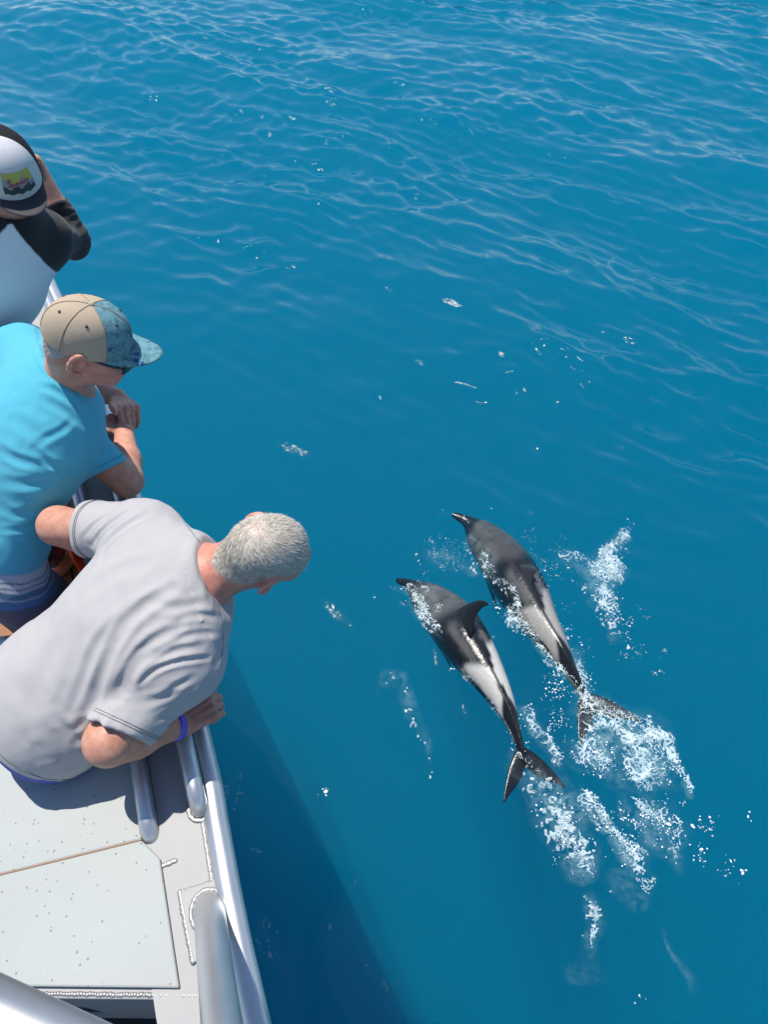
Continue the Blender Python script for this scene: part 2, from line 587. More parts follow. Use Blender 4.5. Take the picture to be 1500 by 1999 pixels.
M_CAULK = simple_mat('black_caulk', (0.012, 0.011, 0.010), 0.6)
M_HULL = simple_mat('white_hull', (0.70, 0.72, 0.74), 0.35)

edge_px = [(575, 2200), (530, 1999), (482, 1790), (446, 1600), (425, 1490), (350, 1200), (275, 960), (190, 730), (113, 560), (72, 480)]
edge = [on(x, y, ZG) for x, y in edge_px]
edge = [edge[0] + (edge[0] - edge[1]) * 4] + edge + [edge[-1] + (edge[-1] - edge[-2]) * 2.2 + V(-0.08, 0, 0), edge[-1] + (edge[-1] - edge[-2]) * 6 + V(-0.9, 0, 0)]
EDGE = smooth_path(edge, 120)
ET = np.zeros_like(EDGE)
ET[1:-1] = EDGE[2:] - EDGE[:-2]; ET[0] = EDGE[1] - EDGE[0]; ET[-1] = EDGE[-1] - EDGE[-2]
ET /= np.linalg.norm(ET, axis=1)[:, None]
EN = np.stack([-ET[:, 1], ET[:, 0], ET[:, 2] * 0], 1)          # towards the inside of the boat
EN /= np.linalg.norm(EN, axis=1)[:, None]
ES = np.concatenate([[0], np.cumsum(np.linalg.norm(np.diff(EDGE, axis=0), axis=1))])
def s_of(px, py):                        # station of the side deck beside a photo position
    p = on(px, py, ZG)
    return ES[np.argmin(np.linalg.norm(EDGE - p, axis=1))]
def rail(s, off, z):                     # point at station s, off metres inboard, height z
    s = np.atleast_1d(np.asarray(s, float))
    p = np.stack([np.interp(s, ES, EDGE[:, i]) for i in range(3)], 1)
    n = np.stack([np.interp(s, ES, EN[:, i]) for i in range(3)], 1)
    q = p + n * np.asarray(off).reshape(-1, 1) if np.ndim(off) else p + n * off
    q[:, 2] = z
    return q
S0, S1 = ES[0], ES[-1]
ss = np.linspace(S0, S1, 140)
sm = lambda a, b, n=40: np.linspace(a, b, n)

def strip(name, offs_z, mat, s=ss, parent=boat):              # sweep of a cross-section (offset, z)
    rows = [rail(s, o, z) for o, z in offs_z]
    v = np.concatenate(rows)
    n = len(s)
    f = []
    for k in range(len(rows) - 1):
        for i in range(n - 1):
            f.append((k * n + i, k * n + i + 1, (k + 1) * n + i + 1, (k + 1) * n + i))
    return mesh_obj(name, v, f, mat, parent, True, 30)
def tube(name, pts, r, mat=None, parent=boat, n=20):
    v, f = tube_geo(pts, r, n)
    return mesh_obj(name, v, f, mat or M_PIPE, parent, True, 50)
def weld(name, pts, r=0.0050, step=0.0052, parent=boat, flat=0.30, nrmv=(0, 0, 1)):
    pts = np.asarray(pts, float)
    L = np.concatenate([[0], np.cumsum(np.linalg.norm(np.diff(pts, axis=0), axis=1))])
    mb = MB()
    s = 0.0
    while s < L[-1]:
        p = np.array([np.interp(s, L, pts[:, i]) for i in range(3)])
        q = np.array([np.interp(min(s + .004, L[-1]), L, pts[:, i]) for i in range(3)]) - np.array([np.interp(max(s - .004, 0), L, pts[:, i]) for i in range(3)])
        t = nrm(q); u = nrm(nrmv); w = nrm(np.cross(t, u)); u = np.cross(w, t)
        rr = r * random.uniform(0.85, 1.15)
        p = p + w * random.uniform(-.0009, .0009)
        ring = []
        for a in range(8):
            th = a * math.pi / 4
            for ph, k in ((0.0, 1.0), (0.75, 0.75)):
                ring.append(p + rr * (t * math.cos(th) * k * 1.15 + w * math.sin(th) * k) + u * rr * flat * math.sin(ph))
        ring.append(p + u * rr * flat)
        f = []
        for a in range(8):
            b = (a + 1) % 8
            f.append((a * 2, b * 2, b * 2 + 1, a * 2 + 1))
            f.append((a * 2 + 1, b * 2 + 1, 16))
        mb.add(ring, f)
        s += step * random.uniform(0.9, 1.12)
    return mb.build(name, M_WELD, parent, True, None)

# side deck, hull side, bulwark inside
strip('side_deck_plate', [(0.030, ZG - 0.02), (0.036, ZG), (0.222, ZG), (0.224, ZG - 0.02)], M_PLATE)
strip('hull_side', [(0.03, ZG - 0.01), (0.05, ZG - 0.10), (0.10, 1.2), (0.20, 0.4), (0.34, -0.6)], M_HULL)
strip('bulwark', [(0.208, ZG - 0.005), (0.212, ZG - 0.30), (0.215, ZD - 0.02)], M_PLATE)
tube('gunwale_pipe', rail(ss, 0.029, ZG - 0.006), 0.029, n=24)
weld('weld_bead', rail(sm(s_of(540, 2050), s_of(418, 1480), 60), 0.061, ZG + 0.001))
weld('weld_bead', rail(sm(s_of(418, 1480), s_of(110, 560), 60), 0.061, ZG + 0.001), step=0.006)

# grab rail standing on the side deck, its aft end bent down to the plate
s_end = s_of(440, 1572)
s_bow = s_of(100, 530)
RZ = ZG + 0.045
RO = 0.062
p = list(rail(sm(s_bow + 0.6, s_end + 0.05, 60), RO, RZ))
for k in range(1, 8):
    a = k / 7 * math.pi / 2
    q = rail([s_end + 0.05 - 0.045 * math.sin(a)], RO, RZ - 0.045 + 0.045 * math.cos(a) - 0.004)
    p.append(q[0])
tube('grab_rail', p, 0.0215, n=22)
e = rail([s_end + 0.005], RO, ZG + 0.002)[0]
weld('weld_bead', [e + 0.028 * V(math.cos(a), math.sin(a), 0) for a in np.linspace(math.pi * 0.7, math.pi * 1.9, 14)], r=0.006)
for fs in (0.55, 1.05, 1.55):
    q = rail([s_end + fs], RO, ZG)[0]
    tube('rail_post', [q, q + V(0, 0, 0.05)], 0.013, n=12)
# tube along the inner edge of the side deck, ends beside the lid seam
s_t = s_of(460, 1672) + 0.15
p = rail(sm(s_bow + 0.6, s_t, 50), 0.185, ZG + 0.018)
p = list(p)
for k in range(1, 7):
    a = k / 6 * math.pi / 2
    p.append(rail([s_t - 0.05 * math.sin(a)], 0.185, ZG + 0.018 - 0.034 * (1 - math.cos(a)))[0])
tube('coaming_tube', p, 0.0215, n=22)
weld('weld_bead', rail(sm(s_t + 0.5, s_t, 16), 0.163, ZG + 0.0015), r=0.0028, step=0.0035)
# scratch-welded repairs on the plate
for (x0, y0, x1, y1) in ((316, 1690, 342, 1680),):
    weld('weld_bead', [on(x0, y0, ZG + .001), on(x1, y1, ZG + .001)], r=0.0065, step=0.0045)

# doubler plate under the slanted post
dp = [on(352, 1742, ZG), on(438, 1713, ZG), on(470, 1862, ZG), on(378, 1880, ZG)]
v, f = prism_geo([q[:2] for q in dp][::-1], ZG + 0.001, ZG + 0.007)
o = mesh_obj('doubler_plate', v, f, M_PLATE, boat, False); bevel(o, 0.002)
zt = ZG + 0.004
weld('weld_bead', [on(351, 1742, zt), on(377, 1880, zt)], r=0.0068, step=0.0052)
weld('weld_bead', [on(439, 1716, zt), on(471, 1862, zt)], r=0.006)
weld('weld_bead', [on(352, 1741, zt), on(438, 1713, zt)], r=0.004, step=0.006, flat=0.35)
weld('weld_bead', [on(445, 1858, zt), on(472, 1862, zt)], r=0.0075)
# slanted post rising aft towards the upper deck
b0 = on(408, 1778, ZG + 0.006)
b1 = at(432, 1999, 1.25)
dirp = nrm(b1 - b0)
post = [b0 - dirp * 0.03, b0, b0 + dirp * 0.2, b1, b0 + dirp * 0.95]
tube('slanted_post', post, 0.0345, n=30)
ring = []
up_ = nrm(np.cross(np.cross(dirp, V(0, 0, 1)), dirp))
for a in np.linspace(math.pi * 0.02, math.pi * 1.12, 26):
    c_ = V(dirp[0], dirp[1], 0); c_ = nrm(c_)
    s_ = V(-c_[1], c_[0], 0)
    ring.append(b0 + s_ * 0.040 * math.cos(a) - c_ * (0.046 * math.sin(a) - 0.002) + V(0, 0, 0.003))
weld('weld_bead', ring, r=0.0055)

# locker with two speckled lid panels and a tan seam between them
ZL = ZG + 0.010
in_rear, in_seam, in_front = (350, 1929), (276, 1639), (262, 1400)
A = on(*in_front, ZL); Bp = on(*in_seam, ZL); Cc = on(*in_rear, ZL)
rear_l = on(-420, 1921, ZL); seam_l = on(-420, 1811, ZL); front_l = on(-420, 1542, ZL)
frontA = on(262, 1418, ZL)
def panel(name, poly, mat, z0, z1, parent=boat, bw=0.004):
    v, f = prism_geo([q[:2] for q in poly], z0, z1)
    o = mesh_obj(name, v, f, mat, parent, False)
    bevel(o, bw)
    return o
locker = panel('locker', [front_l + V(0, -.01, 0), rear_l + V(0, .012, 0), Cc + V(.0, .012, 0), Bp, frontA + V(-.005, -.01, 0)], M_PLATE, ZD, ZG - 0.025)
g = 0.0009
sd = nrm(Bp - seam_l); sn = V(-sd[1], sd[0], 0)
panel('lid_panel', [front_l, seam_l + sn * g, Bp + sn * g, frontA], M_LID, ZL - 0.009, ZL, locker)
panel('lid_panel', [seam_l - sn * g, rear_l, Cc, on(312, 1676, ZL), Bp - sn * g], M_LID, ZL - 0.009, ZL, locker)
panel('lid_seam', [seam_l + sn * (g + .0006), seam_l - sn * (g + .0006), Bp - sn * (g + .0006), Bp + sn * (g + .0006)], M_SEAM, ZL - 0.008, ZL + 0.0006, locker, 0.0003)
# lip and aft face of the locker with a dark rounded opening
rd = nrm(Cc - rear_l); rn = V(rd[1], -rd[0], 0)            # aft
def face_pt(x, y, back=0.0):             # photo position -> point on the aft face
    r = ray(x, y)
    p0 = rear_l + rn * (0.014 + back)
    t = np.dot(p0 - CO, rn) / np.dot(r, rn)
    return CO + r * t
xr = Cc + rd * 0.06
L0 = rear_l
def fc(u, z):                            # along the face, height
    return L0 + rd * u + rn * 0.014 + V(0, 0, z - L0[2])
Utot = np.linalg.norm(Cc - L0) + 0.055
u0 = np.dot(face_pt(-150, 1968) - L0, rd); u1 = np.dot(face_pt(336, 2010) - L0, rd)
zt_ = face_pt(250, 1966)[2]
zb_ = zt_ - 0.26
rad = 0.045
hole = []
for cu, cz, a0 in ((u1 - rad, zt_ - rad, 0), (u0 + rad, zt_ - rad, 90), (u0 + rad, zb_ + rad, 180), (u1 - rad, zb_ + rad, 270)):
    for k in range(9):
        a = math.radians(a0 + k * 11.25)
        hole.append((cu + rad * math.cos(a), cz + rad * math.sin(a)))
outer = [(Utot, ZL - 0.026), (0, ZL - 0.026), (0, ZD), (Utot, ZD)]
n_h = len(hole)
vv = [fc(*q) for q in hole] + [fc(*q) for q in outer]
ff = []
for c_i in range(4):
    base_i = c_i * 9
    for k in range(8):
        ff.append((base_i + k, n_h + c_i, base_i + k + 1))
    ff.append((base_i + 8, n_h + c_i, n_h + (c_i + 1) % 4, (base_i + 9) % n_h))
vv += [fc(*q) - rn * 0.006 for q in hole]
for k in range(n_h):
    ff.append((k, (k + 1) % n_h, n_h + 4 + (k + 1) % n_h, n_h + 4 + k))
ffix = mesh_obj('aft_face', vv, ff, M_PLATE, locker, False)
bmx = bmesh.new(); bmx.from_mesh(ffix.data); bmesh.ops.recalc_face_normals(bmx, faces=bmx.faces); bmx.to_mesh(ffix.data); bmx.free()
# dark cavity just ahead of the face is part of the locker body behind: a recessed dark liner
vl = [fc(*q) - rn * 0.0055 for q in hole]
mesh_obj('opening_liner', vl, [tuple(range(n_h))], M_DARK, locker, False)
v, f = prism_geo([rear_l - rn * 0.040, rear_l + rn * 0.020, Cc + rd * 0.05 + rn * 0.020, Cc + rd * 0.05 - rn * 0.040], ZL - 0.030, ZL - 0.0125)
o = mesh_obj('locker_lip', v, f, M_PLATE, locker, False); bevel(o, 0.003)
weld('weld_bead', [rear_l + rn * 0.012 + V(0, 0, -.0122), Cc + rd * 0.05 + rn * 0.012 + V(0, 0, -.0122)], r=0.005, step=0.006, parent=locker, flat=0.5)
# thick tube of the upper deck ladder crossing the lower left corner
tube('ladder_tube', [at(-330, 1830, 1.12), at(-40, 1968, 1.08), at(170, 2068, 1.04), at(420, 2190, 1.0)], 0.048, M_DULL, n=30)

# cockpit sole: black caulk with tan planks set into it
inner = rail(sm(S0, S1, 60), 0.212, ZD)
poly = [q[:2] for q in inner] + [V(-4.6, 6.5), V(-4.6, -3.0)]
v = [(q[0], q[1], ZD - 0.004) for q in poly]
deck = mesh_obj('deck', v, [tuple(range(len(v)))], M_CAULK, boat, False)
dang = math.radians(113.0)
dd = V(math.cos(dang), math.sin(dang), 0); dn = V(-dd[1], dd[0], 0)
org = V(-1.05, 1.0, ZD)
ins = np.array([[q[0], q[1]] for q in inner])
pb = None
W = 0.098
for j in range(0, 22):
    w0 = -0.24 + j * (W + 0.006)
    u = -2.2 + (0.37 * j) % 0.9
    while u < 3.2:
        ln = 0.86
        quad = [org + dd * u + dn * w0, org + dd * (u + ln) + dn * w0, org + dd * (u + ln) + dn * (w0 + W), org + dd * u + dn * (w0 + W)]
        cx = sum(quad) / 4
        # keep planks that lie inside the bulwark and outside the locker
        def inside(q):
            i = np.argmin(np.hypot(ins[:, 0] - q[0], ins[:, 1] - q[1]))
            i = min(max(i, 1), len(ins) - 2)
            t = ins[i + 1] - ins[i - 1]
            return (t[0] * (q[1] - ins[i][1]) - t[1] * (q[0] - ins[i][0])) > 0.005
        if all(inside(q) for q in quad) and cx[1] > 0.55:
            if pb is None:
                v, f = prism_geo([(0, 0), (ln, 0), (ln, W), (0, W)], 0.0, 0.006)
                v = [(a, b, c) for a, b, c in v]
                pb = mesh_obj('plank', v, f, M_PLANK, None, False)
                bevel(pb, 0.0025, 1)
                o = pb
            else:
                o = pb.copy(); col.objects.link(o)
            o.location = Vector(quad[0]) + Vector((0, 0, -0.001))
            o.rotation_euler = (0, 0, dang)
            o.parent = deck
        u += ln + 0.006
# border board beside the bulwark (plain, follows the curve)
strip('border_board', [(0.213, ZD + 0.006), (0.285, ZD + 0.006), (0.287, ZD - 0.002)], M_PLANK, parent=deck)
# low white seat rail beside the locker
tube('seat_rail', [at(-260, 1275, 2.25), at(-60, 1262, 2.25), at(25, 1255, 2.25), at(60, 1252, 2.27)], 0.024)

# ================================================================== DOLPHINS
def dolphin_mat():
    m = NT('dolphin_skin')
    c = m.attr('pattern', 'Color')
    co = m.coord()
    n = m.noise(co, 40.0, 4, 0.6)
    cc = m.mix(1.0, c, m.mix(n, (0.80, 0.80, 0.80), (1.15, 1.15, 1.15)), 'MULTIPLY')
    m.principled(cc, 0.24, 0.0, m.bump(m.noise(co, 45.0, 4, .65), 0.38, 0.006), 0.42)
    return m.mat
M_DOL = dolphin_mat()
PROF = np.array([  # s, half height, half width
    (0.000, .010, .012), (0.012, .020, .024), (0.035, .025, .030), (0.060, .031, .037), (0.080, .045, .050), (0.098, .066, .066),
    (0.125, .086, .083), (0.17, .106, .101), (0.23, .126, .119), (0.31, .143, .132), (0.39, .148, .135), (0.47, .141, .127),
    (0.56, .122, .108), (0.65, .099, .084), (0.74, .076, .060), (0.82, .057, .041), (0.89, .043, .028), (0.95, .031, .021), (1.0, .014, .014)])
DARK = V(.010, .011, .014); MID = V(.105, .103, .106); PALE = V(.50, .48, .45)
def dolphin_color(s, th, pts, seed):
    a = np.degrees(np.abs(th))            # 0 = middle of the back
    wob = 6 * vnoise(pts * 9, seed) + 3 * vnoise(pts * 30, seed + 1)
    a2 = a + wob
    s2 = s + 0.012 * vnoise(pts * 11, seed + 2)
    base = np.tile(DARK, (len(s), 1))
    def blend(mask, colr):
        nonlocal base
        base = base * (1 - mask[:, None]) + colr[None] * mask[:, None]
    # grey head and shoulders, mottled
    mot = 1 + .35 * vnoise(pts * 24, seed + 3) + .2 * vnoise(pts * 60, seed + 4)
    hd = sstep(.085, .12, s2) * (1 - sstep(.33, .40, s2)) * 0.95
    base = base * (1 - hd[:, None]) + (MID * (1.15 if seed < 75 else .85))[None] * mot[:, None] * hd[:, None]
    # darker cape on top of the shoulders
    blend(sstep(.15, .24, s2) * (1 - sstep(.36, .42, s2)) * (1 - sstep(12, 36, a2)) * 0.6, MID * 0.55)
    # beak, lips and forehead
    blend((1 - sstep(.075, .115, s2)), DARK * 1.5)
    # grey streak along each side of the back, then the pale blaze, dark ridge between
    blend(sstep(.40, .46, s2) * (1 - sstep(.58, .64, s2)) * sstep(16, 24, a2) * (1 - sstep(36, 46, a2)) * .8, MID * 1.0)
    lo = 26 - 18 * sstep(.54, .66, s2)
    lead_ = np.where(th < 0, .555, .605)
    blend(sstep(lead_ - .012, lead_ + .012, s2 + (a2 - 40) * .0008) * (1 - sstep(.765, .785, s2 - (a2 - 30) * .0009)) * sstep(lo - 2, lo + 2, a2) * (1 - sstep(66, 76, a2)), PALE * (1.05 if seed < 75 else .62))
    # lower flanks and belly
    blend(sstep(100, 116, a2) * sstep(.05, .09, s2) * (1 - sstep(.80, .90, s2)), PALE * 0.9)
    blend(sstep(.80, .83, s2) * (1 - sstep(.86, .93, s2)) * sstep(58, 74, a2), PALE * 0.7)
    return np.clip(base, 0.008, 0.8)

def foil(root_c, chord_dir, span_dir, thick_dir, sect):   # lofted fin: sect = (span, lead, trail, thickness)
    n = 16
    th = np.linspace(0, 2 * math.pi, n, endpoint=False)
    rows = []
    for sp, ld, tl, tk in sect:
        mid = (ld + tl) / 2; hc = (tl - ld) / 2
        cx = mid - hc * np.cos(th)
        tt = tk * np.sin(th) * (0.35 + 0.65 * np.sqrt(np.clip((1 + np.cos(th)) / 2, 0, 1)))
        rows.append(root_c + span_dir * sp + chord_dir * cx[:, None] + thick_dir * tt[:, None])
    v = np.concatenate(rows)
    f = []
    for i in range(len(sect) - 1):
        for j in range(n):
            f.append((i * n + j, i * n + (j + 1) % n, (i + 1) * n + (j + 1) % n, (i + 1) * n + j))
    f.append(tuple(range(n))[::-1]); f.append(tuple(range((len(sect) - 1) * n, len(sect) * n)))
    return v, f
def resample(rows, n):
    rows = np.array(rows, float)
    t = np.linspace(0, 1, len(rows)); tt = np.linspace(0, 1, n)
    out = []
    for i in range(rows.shape[1]):
        out.append(smooth_path([V(a, b, 0) for a, b in zip(t, rows[:, i])], n * 4)[:, 1])
    m = min(len(q) for q in out)
    idx_ = np.linspace(0, m - 1, n).astype(int)
    return np.stack([q[idx_] for q in out], 1)

LABELS = ['dark dolphin with a tall black back fin, lower left of the pair in the water',
          'greyer dolphin with a rounded low back fin, upper right of the pair in the water']
for di, D in enumerate(DOLPHINS):
    P = D['path']
    L = np.concatenate([[0], np.cumsum(np.linalg.norm(np.diff(P, axis=0), axis=1))])
    Ltot = L[-1]
    ns, na = 110, 40
    sarr = np.linspace(0, 1, ns) ** 1.08
    C = np.stack([np.interp(sarr * Ltot, L, P[:, i]) for i in range(3)], 1)
    T = np.zeros_like(C); T[1:-1] = C[2:] - C[:-2]; T[0] = C[1] - C[0]; T[-1] = C[-1] - C[-2]
    T /= np.linalg.norm(T, axis=1)[:, None]
    R = np.cross(T, V(0, 0, 1)[None]); R /= np.linalg.norm(R, axis=1)[:, None]
    U = np.cross(R, T)
    k = Ltot / 1.62 * D['girth'] * 1.02
    hh = np.interp(sarr, PROF[:, 0], PROF[:, 1]) * k
    gk = 1 + (1 / D['girth'] - 1) * (sstep(.72, .9, sarr) + 1 - sstep(.06, .16, sarr))      # slim beak and tail stock
    hh = hh * gk
    ww = np.interp(sarr, PROF[:, 0], PROF[:, 2]) * k * gk
    ker = np.ones(5) / 5
    hh = np.convolve(np.pad(hh, 2, 'edge'), ker, 'valid'); ww = np.convolve(np.pad(ww, 2, 'edge'), ker, 'valid')
    th = np.linspace(-math.pi, math.pi, na, endpoint=False)
    top = np.cos(th)[None, :] * hh[:, None]
    # ridge on the tail stock
    ridge = sstep(.62, .85, sarr)[:, None] * np.exp(-(th / 0.5) ** 2)[None, :] * 0.012
    v = C[:, None] + U[:, None] * (top + ridge)[..., None] + R[:, None] * (np.sin(th)[None, :] * ww[:, None])[..., None]
    v = v.reshape(-1, 3)
    ii = np.arange(ns * na).reshape(ns, na)
    f = np.stack([ii[:-1], np.roll(ii[:-1], -1, 1), np.roll(ii[1:], -1, 1), ii[1:]], -1).reshape(-1, 4)
    root = empty('dolphin', tuple(C[ns // 2]))
    tag(root, LABELS[di], 'dolphin', 'dolphins swimming beside the boat')
    body = mesh_obj('body', v, f, M_DOL, root)
    S = np.repeat(sarr, na); TH = np.tile(th, ns)
    add_col(body, 'pattern', dolphin_color(S, TH, v, 70 + 9 * di))
    # back fin
    j = int(np.argmin(np.abs(sarr - (0.385 if di == 0 else 0.41))))
    fwd = -T[j]
    fr = C[j] + U[j] * hh[j] * 0.90
    if di == 0:
        sect = [(-.02, -.005, .215, .016), (.02, .012, .195, .015), (.055, .040, .175, .012), (.09, .075, .170, .009), (.12, .108, .180, .006), (.142, .140, .198, .004), (.155, .170, .212, .0022), (.160, .192, .215, .001)]
    else:
        sect = [(-.02, -.005, .20, .017), (.015, .015, .185, .016), (.045, .042, .172, .014), (.075, .075, .168, .011), (.10, .108, .170, .008), (.115, .135, .172, .005), (.122, .150, .170, .002)]
    sect = resample(sect, 22)
    lean = nrm(U[j] - R[j] * (0.62 if di == 0 else 0.50))
    v, f = foil(fr, T[j], lean, nrm(np.cross(T[j], lean)), sect * V(1.22 if di == 0 else .72, 1, 1, .9) * (k * (0.95 if di == 0 else .85)))
    fin = mesh_obj('dorsal_fin', v, f, M_DOL, root)
    colr = np.tile(DARK * (1.0 if di == 0 else 3.2), (len(v), 1))
    add_col(fin, 'pattern', colr)
    # flippers
    for sgn in (-1, 1):
        j = int(np.argmin(np.abs(sarr - 0.25)))
        rc = C[j] + R[j] * sgn * ww[j] * 0.55 - U[j] * hh[j] * 0.55
        span = nrm(R[j] * sgn * 0.10 - U[j] * 0.80 + T[j] * 0.55)
        sect = resample([(-.02, -.045, .045, .016), (.05, -.04, .045, .013), (.11, -.02, .05, .010), (.17, .015, .055, .007), (.21, .045, .06, .004), (.225, .058, .062, .001)], 16)
        v, f = foil(rc, T[j], span, nrm(np.cross(T[j], span)), sect * k)
        fo = mesh_obj('flipper', v, f, M_DOL, root)
        add_col(fo, 'pattern', np.tile(MID * 0.6, (len(v), 1)))
    # tail flukes
    for tip_px in D['fluke']:
        tip = on(*tip_px)
        cen = C[-4]
        sp = tip - cen
        span_l = np.linalg.norm(sp)
        chord = T[-1]
        chord = nrm(chord + 0.0 * sp)
        side_dir = sp - chord * np.dot(sp, chord)
        back = np.dot(sp, chord)
        Wd = np.linalg.norm(side_dir); sd_ = side_dir / Wd
        rows = []
        for q in np.linspace(-0.03, 1, 18):
            qq = max(q, 0)
            lead = -0.075 * (1 - qq) ** 1.3 + back * qq ** 2.1
            trail = 0.030 + (back - 0.02) * qq ** 0.95 + 0.030 * math.sin(math.pi * min(1, qq * 1.2)) * (1 - qq)
            if q > 0.93:
                lead = lerp(lead, back, (q - .93) / .07); trail = lerp(trail, back + .004, (q - .93) / .07)
            trail = max(trail, lead + 0.004)
            rows.append((q * Wd, lead, trail, 0.016 * (1 - qq) + 0.002))
        nv = nrm(np.cross(chord, sd_))
        if nv[2] < 0: nv = -nv
        v, f = foil(cen, chord, sd_, nv, np.array(rows))
        fo = mesh_obj('tail_fluke', v, f, M_DOL, root)
        add_col(fo, 'pattern', np.tile(DARK * (1.0 if di == 0 else 2.4), (len(v), 1)))
    # eyes
    j = int(np.argmin(np.abs(sarr - 0.125)))
    for sgn in (-1, 1):
        ec = C[j] + R[j] * sgn * ww[j] * 0.97 - U[j] * hh[j] * 0.12
        mb = MB()
        vv_, ff_ = tube_geo([ec - R[j] * sgn * .004, ec, ec + R[j] * sgn * .003], [.009, .009, .004], 10)
        eo = mesh_obj('eye', vv_, ff_, M_DOL, root)
        add_col(eo, 'pattern', np.tile(DARK * .5, (len(vv_), 1)))

# ================================================================== FOAM AND SPRAY
def sea_z(x, y):                         # height of the built surface at plan positions
    i = np.clip(np.searchsorted(ax, x) - 1, 0, NXs - 2)
    j = np.clip(np.searchsorted(ay, y) - 1, 0, NYs - 2)
    H = hz.reshape(NYs, NXs)
    tx = (x - ax[i]) / (ax[i + 1] - ax[i]); ty = (y - ay[j]) / (ay[j + 1] - ay[j])
    return (H[j, i] * (1 - tx) * (1 - ty) + H[j, i + 1] * tx * (1 - ty) + H[j + 1, i] * (1 - tx) * ty + H[j + 1, i + 1] * tx * ty)
def worley_edge(x, y, scale, seed):      # distance to cell edge, 2-D
    px, py = x * scale, y * scale
    ix, iy = np.floor(px).astype(np.int64), np.floor(py).astype(np.int64)
    d1 = np.full(x.shape, 9.0); d2 = np.full(x.shape, 9.0)
    z0 = np.zeros_like(ix)
    for dx in (-1, 0, 1):
        for dy in (-1, 0, 1):
            cx, cy_ = ix + dx, iy + dy
            jx = 0.5 + 0.45 * _hash(cx, cy_, z0, seed); jy = 0.5 + 0.45 * _hash(cx, cy_, z0, seed + 1)
            d = np.hypot(cx + jx - px, cy_ + jy - py)
            nd1 = np.minimum(d1, d)
            d2 = np.minimum(np.maximum(d1, d), d2)
            d1 = nd1
    return d2 - d1
m = NT('foam')
c = m.coord()
n = m.noise(c, 90.0, 3, 0.6)
n2 = m.noise(c, 14.0, 3, 0.6)
nd = m.principled(m.mix(n, (0.50, 0.70, 0.76), (0.84, 0.90, 0.91)), 0.5, 0.0, m.bump(n, 0.5, 0.006))
m.link(m.ramp(n2, [(.30, .18), (.72, .85)]), nd.inputs['Alpha'])
M_FOAM = m.mat
H = 0.0042
xs = np.arange(-0.9, 2.7, H); ys = np.arange(0.25, 3.6, H)
FX, FY = np.meshgrid(xs, ys)
gx, gy = FX.ravel(), FY.ravel()
# coarse pre-test on the sea grid's foam field
fi = np.clip(np.searchsorted(ax, gx) - 1, 0, NXs - 2); fj = np.clip(np.searchsorted(ay, gy) - 1, 0, NYs - 2)
fden = foam.reshape(NYs, NXs)[fj, fi]
act = np.where(fden > 0.07)[0]
ax_, ay_, fd = gx[act], gy[act], fden[act]
p2 = np.stack([ax_, ay_, ax_ * 0], 1)
wx_ = ax_ + 0.030 * vnoise(p2 * 16, 81) + 0.010 * vnoise(p2 * 55, 82)
wy_ = ay_ + 0.030 * vnoise(p2 * 16, 83) + 0.010 * vnoise(p2 * 55, 84)
ua, ub = wx_ * .54 - wy_ * .84, wx_ * .84 + wy_ * .54            # along and across the trails
e1 = worley_edge(ua * .55, ub, 22.0, 5)
e2 = worley_edge(ua * .6, ub, 50.0, 9)
ps = np.stack([ua * .45, ub, ua * 0], 1)
patch = sstep(-0.50, 0.45, vnoise(ps * 8, 85) + 0.5 * vnoise(ps * 21, 86))
dens = np.clip(fd * 1.05, 0, 1.0) * patch
speck = 0.5 + 0.5 * vnoise(p2 * 105, 87); speck2 = 0.5 + 0.5 * vnoise(p2 * 60, 88)
on_lace = (e1 < 0.24 * dens) | (e2 < 0.34 * (dens - 0.12))
on_fleck = (speck * 0.6 + speck2 * 0.4) > (1.06 - 0.48 * dens)
mask = np.zeros(gx.shape, bool)
mask[act] = (on_lace | on_fleck) & (dens > 0.10) & (fd > 0.22)
mask = mask.reshape(FY.shape)
# one small quad per covered cell, corners shared
vid = -np.ones((len(ys) + 1, len(xs) + 1), np.int64)
jj, ii_ = np.where(mask)
corners = np.stack([jj * (len(xs) + 1) + ii_, jj * (len(xs) + 1) + ii_ + 1, (jj + 1) * (len(xs) + 1) + ii_ + 1, (jj + 1) * (len(xs) + 1) + ii_], 1)
uniq, inv = np.unique(corners.ravel(), return_inverse=True)
fq = inv.reshape(-1, 4)
cnt = np.bincount(fq.ravel(), minlength=len(uniq))
uy, ux = uniq // (len(xs) + 1), uniq % (len(xs) + 1)
X = xs[0] + (ux - 0.5) * H; Y = ys[0] + (uy - 0.5) * H
jit = np.stack([X, Y, X * 0], 1) * 300
X2 = X + 0.0019 * vnoise(jit, 91); Y2 = Y + 0.0019 * vnoise(jit, 92)
lift = np.where(cnt == 4, 0.007, 0.0025) + 0.004 * np.clip(vnoise(np.stack([X, Y, X * 0], 1) * 60, 93), 0, 1)
Z = sea_z(X2, Y2) + lift
# bubbles carried down below the surface: looser flecks at 3 to 14 cm, tinted by the water above them
d2 = np.clip(np.sqrt(np.clip(fd, 0, 1)), 0, 1) * sstep(-.6, .5, vnoise(p2 * 5, 95))
deep = ((0.5 + 0.5 * vnoise(p2 * 75 + 31, 96)) * .6 + (0.5 + .5 * vnoise(p2 * 33, 97)) * .4) > (0.97 - 0.55 * d2)
di_ = act[deep & (d2 > .15)]
bx, by = gx[di_], gy[di_]
bz = -0.012 - 0.09 * np.abs(vnoise(np.stack([bx, by, bx * 0], 1) * 6, 98)) - .02 * rng.random(len(bx))
hb = H * 0.62
cv = np.stack([np.stack([bx - hb, by - hb, bz], 1), np.stack([bx + hb, by - hb, bz], 1), np.stack([bx + hb, by + hb, bz], 1), np.stack([bx - hb, by + hb, bz], 1)], 1).reshape(-1, 3)
nq = len(X2)
